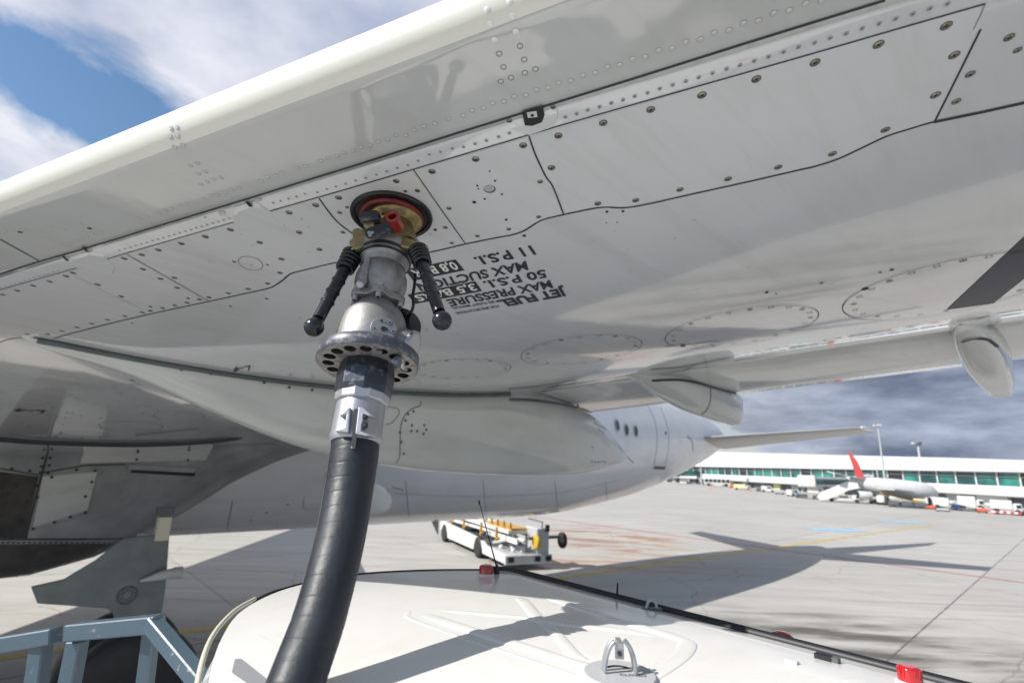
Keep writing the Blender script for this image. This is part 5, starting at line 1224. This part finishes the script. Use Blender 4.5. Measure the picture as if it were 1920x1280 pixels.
    tb = thing('tow_bar', 'tow bar with one yellow and one black wheel lying across the ramp vehicle', 'tow bar', tuple(P(wb, 0.3, 1.1)))
    b = MB(); b.tube([P(0.1, 0.15, 1.08), P(wb + 2.2, 0.65, 1.02)], 0.055, M_WHITE, 10); b.box(P(wb + 0.9, 0.45, 0.98), s * 1.2, t * 0.03, ZZ * 0.08, M_WHITE); b.tube([P(wb + 2.1, 0.8, 1.10), P(wb + 2.0, 1.95, 1.12)], 0.05, M_DGREY, 10); b.build('bar', tb)
    wheel(tb, P(wb + 2.2, 1.02, 0.98), t, 0.21, 0.12, M_YELT, M_FRED, 'wheel', 0.5, 24); wheel(tb, P(wb + 2.1, 2.0, 1.0), t, 0.24, 0.12, M_TYRE, M_YEL, 'wheel', 0.4, 24)
    q = MB(); q.box(P(0.05, 0.2, 1.16), s * 0.30, t * 0.18, ZZ * 0.09, M_PINK, 0.02); tag(q.build('pink_bag'), 'small pink bag lying on the rear of the ramp vehicle', 'bag')
sv()
exec_far = True
# ================================================================== terminal and far apron
fa_ = V((65.5, 68.8, 0)); fb_ = V((45.0, 154.5, 0)); ft = (fb_ - fa_).normalized(); fnm = V((-ft.y, ft.x, 0)); fnm = fnm if fnm.x < 0 else -fnm
TM = thing('terminal', 'long low white terminal with a band of green glass across the far apron', 'building', tuple(fa_.lerp(fb_, 0.5)))
def FP(u, off, z): return fa_ + ft * u + fnm * off + ZZ * z     # u along the facade, off towards the apron
U0, U1 = -30.0, 112.0
b = MB(); rings = []
K = 40
for i in range(K + 1):
    u = U0 + (U1 - U0) * i / K
    t_ = max(0, u) / 62.0; zt = 6.0 + 1.9 * min(1.3, t_) ** 1.1; 
    if u < 12: zt -= 0.9 * ((12 - u) / 42) ** 1.3
    rings.append([FP(u, 0.9, 4.35), FP(u, 1.0, 4.5), FP(u, 0.6, 4.9), FP(u, -1.2, 4.9 + (zt - 4.9) * 0.45), FP(u, -4, 4.9 + (zt - 4.9) * 0.85), FP(u, -8, zt + 0.25), FP(u, -16, zt + 0.3), FP(u, -26, 4.5), FP(u, -26, 0), FP(u, 0.0, 4.3)])
b.loft(rings, M_ROOF, True, True); b.build('roof', TM)
b = MB(); b.box(FP((U0 + U1) / 2, -0.3, 1.9), ft * ((U1 - U0) / 2), fnm * 0.6, ZZ * 0.68, M_TWALL, 0.15); b.build('ledge_band', TM)
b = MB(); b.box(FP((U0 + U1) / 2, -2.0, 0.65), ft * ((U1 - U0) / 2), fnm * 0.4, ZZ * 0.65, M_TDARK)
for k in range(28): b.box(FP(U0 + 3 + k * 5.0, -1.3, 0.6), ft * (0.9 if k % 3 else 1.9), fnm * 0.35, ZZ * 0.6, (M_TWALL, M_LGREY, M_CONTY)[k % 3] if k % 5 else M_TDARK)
b.build('ground_floor_wall', TM)
k = 0; u = U0
while u < 98:
    w = 2.6; b = MB(); b.box(FP(u + w / 2, -0.1, 3.48), ft * (w / 2 - 0.12), fnm * 0.05, ZZ * 0.9, M_GLASS if (k % 7) not in (3,) else M_GLD)
    b.box(FP(u + w / 2, 0.0, 3.75), ft * (w / 2), fnm * 0.04, ZZ * 0.04, M_TWALL); b.box(FP(u, 0.05, 3.48), ft * 0.08, fnm * 0.08, ZZ * 0.9, M_TWALL); b.build('window', TM); u += w; k += 1
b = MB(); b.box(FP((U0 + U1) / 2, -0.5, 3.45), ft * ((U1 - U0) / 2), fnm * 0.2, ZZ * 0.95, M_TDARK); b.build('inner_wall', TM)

def gpos(px, py): return G(px, py)
def scale_at(p): return (V(p) - CAM).dot(fw) / FPX       # metres per pixel
def mast(px, pyb, pyt, label, base=None):
    p = base or G(px, pyb); sc = scale_at(p); h = (pyb - pyt) * sc
    m = thing('light_mast', label, 'light mast', tuple(p)); b = MB(); b.lathe(p, ZZ, [(0, 0.16), (h * 0.5, 0.12), (h, 0.07)], M_LGREY, 10); b.build('pole', m)
    b = MB(); b.lathe(p + ZZ * h, ZZ, [(-0.1, 0.25), (0.05, 0.35), (0.1, 0.3)], M_LGREY, 12)
    for k in range(6):
        u = V((cos(k * pi / 3), sin(k * pi / 3), 0)); b.box(p + ZZ * (h + 0.1) + u * 0.45, u * 0.08, u.cross(ZZ) * 0.14, ZZ * 0.12, M_LGREY)
    b.build('lamp_head', m)
mast(1665, 942, 800, 'tall light mast right of the red airliner fin')
mast(1316, 912, 800, 'slim white mast standing by the covered walkway')
pb = FP(20, -32, 0); sc = scale_at(pb)
def mast_behind(px, top_py, label, dist):
    d = pray(px, 900); d.z = 0; d.normalize(); p = CAM + d * dist; p.z = 0; sc = (p - CAM).dot(fw) / FPX; h = 3 + (895 - top_py) * sc
    m = thing('light_mast', label, 'light mast', tuple(p)); b = MB(); b.lathe(p, ZZ, [(0, 0.3), (h, 0.16)], M_LGREY, 10); b.build('pole', m)
    b = MB(); b.lathe(p + ZZ * h, ZZ, [(-0.3, 0.35), (0.1, 0.7), (0.3, 0.6)], M_DGREY, 12); b.box(p + ZZ * (h + 0.1), (1.0, 0, 0), (0, 0.3, 0), ZZ * 0.15, M_LGREY); b.build('lamp_head', m)
mast_behind(1731, 828, 'shorter light mast rising from behind the terminal roof', 125)
mast_behind(1863, 856, 'small pale antenna mast just above the terminal roof at the right', 115)
p = FP(16, 3, 0); mm_ = thing('light_mast', 'short three-armed lamp mast standing in front of the terminal roof', 'light mast', tuple(p)); b = MB(); b.lathe(p, ZZ, [(0, 0.12), (5.6, 0.08)], M_LGREY, 8)
b.box(p + ZZ * 5.6, ft * 0.7, fnm * 0.08, ZZ * 0.1, M_LGREY); b.box(p + ZZ * 5.9, ft * 0.2, fnm * 0.08, ZZ * 0.12, M_LGREY); b.build('pole', mm_)

def far_frame(px, py, yaw=0.0):
    p = G(px, py); d = pray(px, py); d.z = 0; d.normalize(); r = V((d.y, -d.x, 0)); a = radians(yaw)
    f = r * cos(a) + d * sin(a); s = -r * sin(a) + d * cos(a); return p, f, s, scale_at(p)
def vehicle(kind, px, py, lpx, hpx, label, cat, body=M_WHITE, yaw=0.0, cargo=None, group=None):
    p, f, s, sc = far_frame(px, py, yaw); L2 = lpx * sc / 2; H = hpx * sc; Wd = min(L2 * 0.8, 1.0 if H < 2.2 else 1.2)
    r = thing(kind, label, cat, tuple(p), group)
    b = MB(); z0 = H * 0.22
    if kind == 'bus':
        b.box(p + ZZ * (z0 + H * 0.39), f * L2, s * Wd, ZZ * H * 0.39, body, 0.12); b.build('body', r)
        for k in range(6): q = MB(); q.box(p + ZZ * (z0 + H * 0.48) + f * (L2 * (-0.8 + 0.32 * k)) - s * (Wd + 0.01), f * L2 * 0.13, s * 0.02, ZZ * H * 0.2, M_GLD); q.build('window', r)
    elif kind in ('truck', 'stair_truck', 'catering_truck'):
        cab = L2 * 0.28
        b.box(p + f * (L2 - cab) + ZZ * (z0 + H * 0.28), f * cab, s * Wd, ZZ * H * 0.28, body, 0.1); b.build('cab', r)
        q = MB(); q.box(p + f * (L2 - cab * 0.8) + ZZ * (z0 + H * 0.38) - s * (Wd + 0.01), f * cab * 0.5, s * 0.02, ZZ * H * 0.12, M_GLD); q.box(p + f * (L2 + 0.01) + ZZ * (z0 + H * 0.38), f * 0.02, s * Wd * 0.8, ZZ * H * 0.12, M_GLD); q.build('window', r)
        q = MB()
        if kind == 'truck': q.box(p - f * cab * 1.0 + ZZ * (z0 + H * 0.39), f * (L2 - cab * 1.1), s * Wd, ZZ * H * 0.39, cargo or body, 0.08)
        elif kind == 'catering_truck': q.box(p - f * cab + ZZ * (z0 + H * 0.45), f * (L2 - cab * 1.1), s * Wd, ZZ * H * 0.3, cargo or body, 0.05)
        else: q.box(p - f * cab + ZZ * (z0 + H * 0.08), f * (L2 - cab * 1.1), s * Wd, ZZ * H * 0.09, body)
        q.build('cargo_box', r)
    elif kind == 'van':
        P = [(-1, z0), (-1, H), (0.45, H), (0.75, H * 0.62), (1, H * 0.5), (1, z0)]
        b.prism([p + f * u * L2 + ZZ * z - s * Wd for u, z in P], s * 2 * Wd, body); b.build('body', r)
        q = MB(); q.prism([p + f * u * L2 + ZZ * z - s * (Wd + 0.02) for u, z in ((-0.1, H * 0.6), (-0.1, H * 0.88), (0.42, H * 0.88), (0.62, H * 0.6))], s * 0.02, M_GLD); q.build('window', r)
    elif kind in ('cargo_dolly', 'belt_loader'):
        b.box(p + ZZ * z0, f * L2, s * Wd, ZZ * H * 0.07, M_DGREY); b.build('deck', r)
        q = MB()
        if kind == 'cargo_dolly':
            nb = max(1, int(lpx / 16))
            for k in range(nb): q.box(p + f * (L2 * (-1 + (2 * k + 1) / nb)) + ZZ * (z0 + H * 0.42), f * (L2 / nb * 0.85), s * Wd * 0.9, ZZ * H * 0.34, cargo or M_LGREY, 0.05)
        else: 
            q.prism([p + f * u * L2 + ZZ * z - s * 0.4 for u, z in ((-1.1, H * 0.95), (-1.1, H * 1.05), (1.1, H * 0.45), (1.1, H * 0.32))], s * 0.8, cargo or M_YEL)
        q.build('load' if kind == 'cargo_dolly' else 'conveyor', r)
    wr = min(H * 0.2, 0.45)
    for u in (-0.65, 0.68):
        for v in (-1, 1):
            q = MB(); c = p + f * u * L2 + s * v * (Wd - 0.1) + ZZ * wr; q.cyl(c - s * 0.12, c + s * 0.12, wr, M_TYRE, 14); q.build('wheel', r)
    return r
vehicle('bus', 1345, 911, 46, 14, 'white airport bus with dark windows parked before the terminal', 'bus')
vehicle('truck', 1392, 918, 30, 10, 'small white truck with pale yellow box by the terminal', 'truck', cargo=M_CONTY)
vehicle('van', 1440, 922, 22, 11, 'white van parked in front of the grey terminal bays', 'van')
vehicle('van', 1487, 930, 16, 12, 'small white van beside the boarding bridge leg', 'van', yaw=40)
vehicle('cargo_dolly', 1296, 904, 36, 9, 'row of orange and blue loaded dollies near the fuselage tail', 'cargo dolly', cargo=M_CONE)
vehicle('cargo_dolly', 1262, 902, 22, 9, 'cargo dolly with a blue load at the far left of the terminal', 'cargo dolly', cargo=M_BLUE)
st = vehicle('stair_truck', 1583, 941, 60, 18, 'white passenger stair truck with its covered stairs raised to the left of the airliner', 'stair truck')
p, f, s, sc = far_frame(1575, 941); b = MB()
b.prism([p + f * (x_ - 1575) * sc + ZZ * ((941 - y__) * sc) - s * 0.55 for x_, y__ in ((1538, 934), (1544, 925), (1590, 903), (1606, 905), (1608, 914), (1592, 918), (1556, 937), (1543, 939))], s * 1.1, M_WHITE); b.build('stairway', st)
vehicle('truck', 1655, 946, 16, 17, 'white tall truck facing the camera under the far airliner', 'truck', yaw=70)
vehicle('belt_loader', 1690, 948, 56, 22, 'orange-striped belt loader reaching up to the far airliner', 'belt loader', cargo=M_YEL)
vehicle('cargo_dolly', 1702, 951, 60, 11, 'dark cargo dollies lined up below the far airliner', 'cargo dolly', cargo=M_DGREY)
vehicle('van', 1752, 950, 24, 16, 'white van behind the right engine of the far airliner', 'van')
vehicle('truck', 1773, 954, 34, 20, 'white box truck beside a blue container', 'truck')
vehicle('cargo_dolly', 1796, 956, 14, 11, 'small dolly with a dark blue container', 'cargo dolly', cargo=M_BLUE)
vehicle('truck', 1822, 955, 38, 24, 'white truck with a yellow lamp bar between container and tanker', 'truck', cargo=M_WHITE)
vehicle('belt_loader', 1812, 957, 44, 14, 'low white belt loader in front of the box trucks', 'belt loader', cargo=M_WHITE)
rt = vehicle('catering_truck', 1889, 964, 44, 26, 'round-backed white tank truck with a red and white striped skirt at the right edge', 'tank truck')
p, f, s, sc = far_frame(1889, 964)
b = MB()
for k in range(8): b.box(p + f * (-18 + 5 * k) * sc + ZZ * 4.5 * sc - s * 1.25, f * 2.4 * sc, s * 0.03, ZZ * 2.0 * sc, M_FRED if k % 2 else M_WHITE)
b.build('striped_skirt', rt)
for x_, y_, w_, h_, c_, lb in ((1425, 921, 14, 6, M_DGREY, 'dark low dolly right of the pale yellow truck'), (1462, 926, 16, 7, M_LGREY, 'grey dolly between the two small white vans'), (1500, 933, 14, 6, M_BLUE, 'blue dolly beneath the boarding bridge cab'),
        (1530, 936, 12, 8, M_DGREY, 'dark dolly by the wheels of the stair truck'), (1640, 944, 18, 9, M_DGREY, 'dark dolly under the left engine of the far airliner'), (1722, 951, 20, 9, M_DGREY, 'dark dolly under the right engine of the far airliner'),
        (1745, 954, 18, 6, M_CONE, 'orange dolly in front of the white van'), (1768, 958, 22, 5, M_LGREY, 'low grey dolly before the box truck'), (1842, 961, 16, 8, M_CONE, 'orange dolly left of the tank truck'), (1374, 914, 12, 5, M_CONE, 'orange dolly behind the white bus'), (1915, 966, 18, 10, M_DGREY, 'dark dolly behind the tank truck')):
    vehicle('cargo_dolly', x_, y_, w_, h_, lb, 'cargo dolly', cargo=c_)
def cone(px, py, h, label):
    p = G(px, py); sc = scale_at(p); b = MB(); b.lathe(p, ZZ, [(0.03, h * sc * 0.35), (h * sc * 0.5, h * sc * 0.2), (h * sc, h * sc * 0.06)], M_CONE, 12); b.lathe(p + ZZ * h * sc * 0.42, ZZ, [(0, h * sc * 0.24), (h * sc * 0.2, h * sc * 0.175)], M_WHITE, 12)
    b.box(p + ZZ * 0.02, (h * sc * 0.4, 0, 0), (0, h * sc * 0.4, 0), (0, 0, 0.02), M_CONE); tag(b.build('traffic_cone'), label, 'traffic cone', 'cones on the far apron')
cone(1861, 963, 9, 'red and white traffic cone just left of the tank truck'); cone(1331, 916, 5, 'traffic cone at the foot of the slim mast'); cone(1405, 922, 5, 'traffic cone in front of the pale yellow truck')
# boarding bridges
def bridge(label, cab, arm, m=M_WHITE, legs=()):
    p, f, s, sc = far_frame(cab[0], cab[1]); r = thing('boarding_bridge', label, 'boarding bridge', tuple(p)); z0, z1 = cab[2] * sc, cab[3] * sc; w = cab[4] * sc / 2
    b = MB(); b.box(p + ZZ * (z0 + z1) / 2, f * w, s * 1.2, ZZ * (z1 - z0) / 2, m, 0.15); b.build('cab', r)
    q = MB(); x1 = (arm[0] - cab[0]) * sc; a = p + ZZ * (z0 + z1) / 2; e = a + f * x1 + s * arm[1] + ZZ * arm[2] * sc; t = (e - a); ln = t.length; t.normalize(); u = t.cross(ZZ).normalized()
    q.box((a + e) / 2, t * ln / 2, u * 0.9, ZZ * (z1 - z0) * 0.36, m if m != M_DGREY else M_GLASS); q.build('tunnel', r)
    g_ = MB(); g_.box((a + e) / 2 - u * 0.93, t * ln * 0.42, u * 0.02, ZZ * (z1 - z0) * 0.20, M_GLASS); g_.box((a + e) / 2 + u * 0.93, t * ln * 0.42, u * 0.02, ZZ * (z1 - z0) * 0.20, M_GLASS); g_.build('tunnel_window', r)
    for k, lx in enumerate(legs):
        l_ = MB(); c = p + f * (lx - cab[0]) * sc; l_.box(c + ZZ * z0 / 2, f * 0.18, s * 0.18, ZZ * z0 / 2, M_LGREY); l_.box(c + ZZ * 0.3, f * 0.5, s * 0.6, ZZ * 0.28, M_DGREY); l_.build('leg', r)
bridge('white boarding bridge with a boxy cab left of the stair truck', (1516, 934, 20, 42, 30), (1610, 6, 2), legs=(1508, 1536, 1572))
bridge('dark boarding bridge with round head beside the fuselage tail', (1268, 906, 12, 24, 14), (1334, 5, 2), M_DGREY, legs=(1290, 1310))
# far airliner at the gate, seen from behind its tail
p, f, s, sc = far_frame(1675, 946, 0)
FA = thing('gate_airliner', 'distant white airliner with a slim red tail fin parked at the terminal', 'airplane', tuple(p))
def QP(px, py, dep=0.0): return p + f * (px - 1675) * sc + ZZ * (946 - py) * sc + s * dep
b = MB(); ST = [(1606, 899, 1.5, 0), (1614, 903, 6, 0.2), (1630, 909, 12, 0.6), (1650, 913, 15.5, 1.0), (1680, 915, 16.5, 2), (1715, 918, 16, 3), (1730, 919, 15, 3.6), (1741, 921, 11, 4), (1747, 923, 4, 4.3)]
rr = []
for px, py, r_, dp_ in ST:
    c = QP(px, py, dp_); rr.append([c + (s * cos(2 * pi * k / 24) + ZZ * sin(2 * pi * k / 24)) * r_ * sc for k in range(24)])
b.loft(rr, M_WHITE); b.build('fuselage', FA)
b = MB(); b.prism([QP(x_, y__) for x_, y__ in ((1613, 849), (1617, 850), (1628, 870), (1636, 900), (1622, 900))], s * 0.12, M_FRED); b.build('tail_fin', FA)
b = MB(); b.prism([QP(1612, 899, 0), QP(1640, 903, 0.3), QP(1590, 893, -3.5), QP(1578, 890, -3.5)], ZZ * 0.12, M_WHITE); b.prism([QP(1612, 899, 0), QP(1640, 903, 0.3), QP(1650, 896, 3.5), QP(1640, 893, 3.5)], ZZ * 0.12, M_WHITE); b.build('horizontal_stabilizer', FA)
b = MB(); b.prism([QP(1660, 922, 0.5), QP(1710, 924, 1.5), QP(1680, 918, -7), QP(1655, 917, -7)], ZZ * 0.2, M_LGREY); b.prism([QP(1660, 920, 1.5), QP(1710, 922, 2.5), QP(1740, 915, 9), QP(1725, 914, 9)], ZZ * 0.2, M_LGREY); b.build('wing', FA)
for (px, py, r_, dp_) in ((1623, 930, 7, -2.0), (1729, 935, 8, -1.5)):
    b = MB(); c = QP(px, py, dp_); d = (f * 0.75 + s * 0.3).normalized(); b.lathe(c, d, [(0.02, r_ * sc * 0.4), (0, r_ * sc), (1.4, r_ * sc * 0.9)], M_LGREY, 20); b.lathe(c - d * 0.02, d, [(0, r_ * sc * 0.9), (0.01, 0.01)], M_DARK, 20); b.build('engine', FA)
b = MB()
for px, dp_ in ((1660, 0), (1668, 2), (1738, 3)): b.cyl(QP(px, 930, dp_), QP(px, 946, dp_), 0.12, M_LGREY, 8); b.cyl(QP(px, 942, dp_) - s * 0.2, QP(px, 942, dp_) + s * 0.2, 0.3, M_TYRE, 14)
b.build('landing_gear', FA)
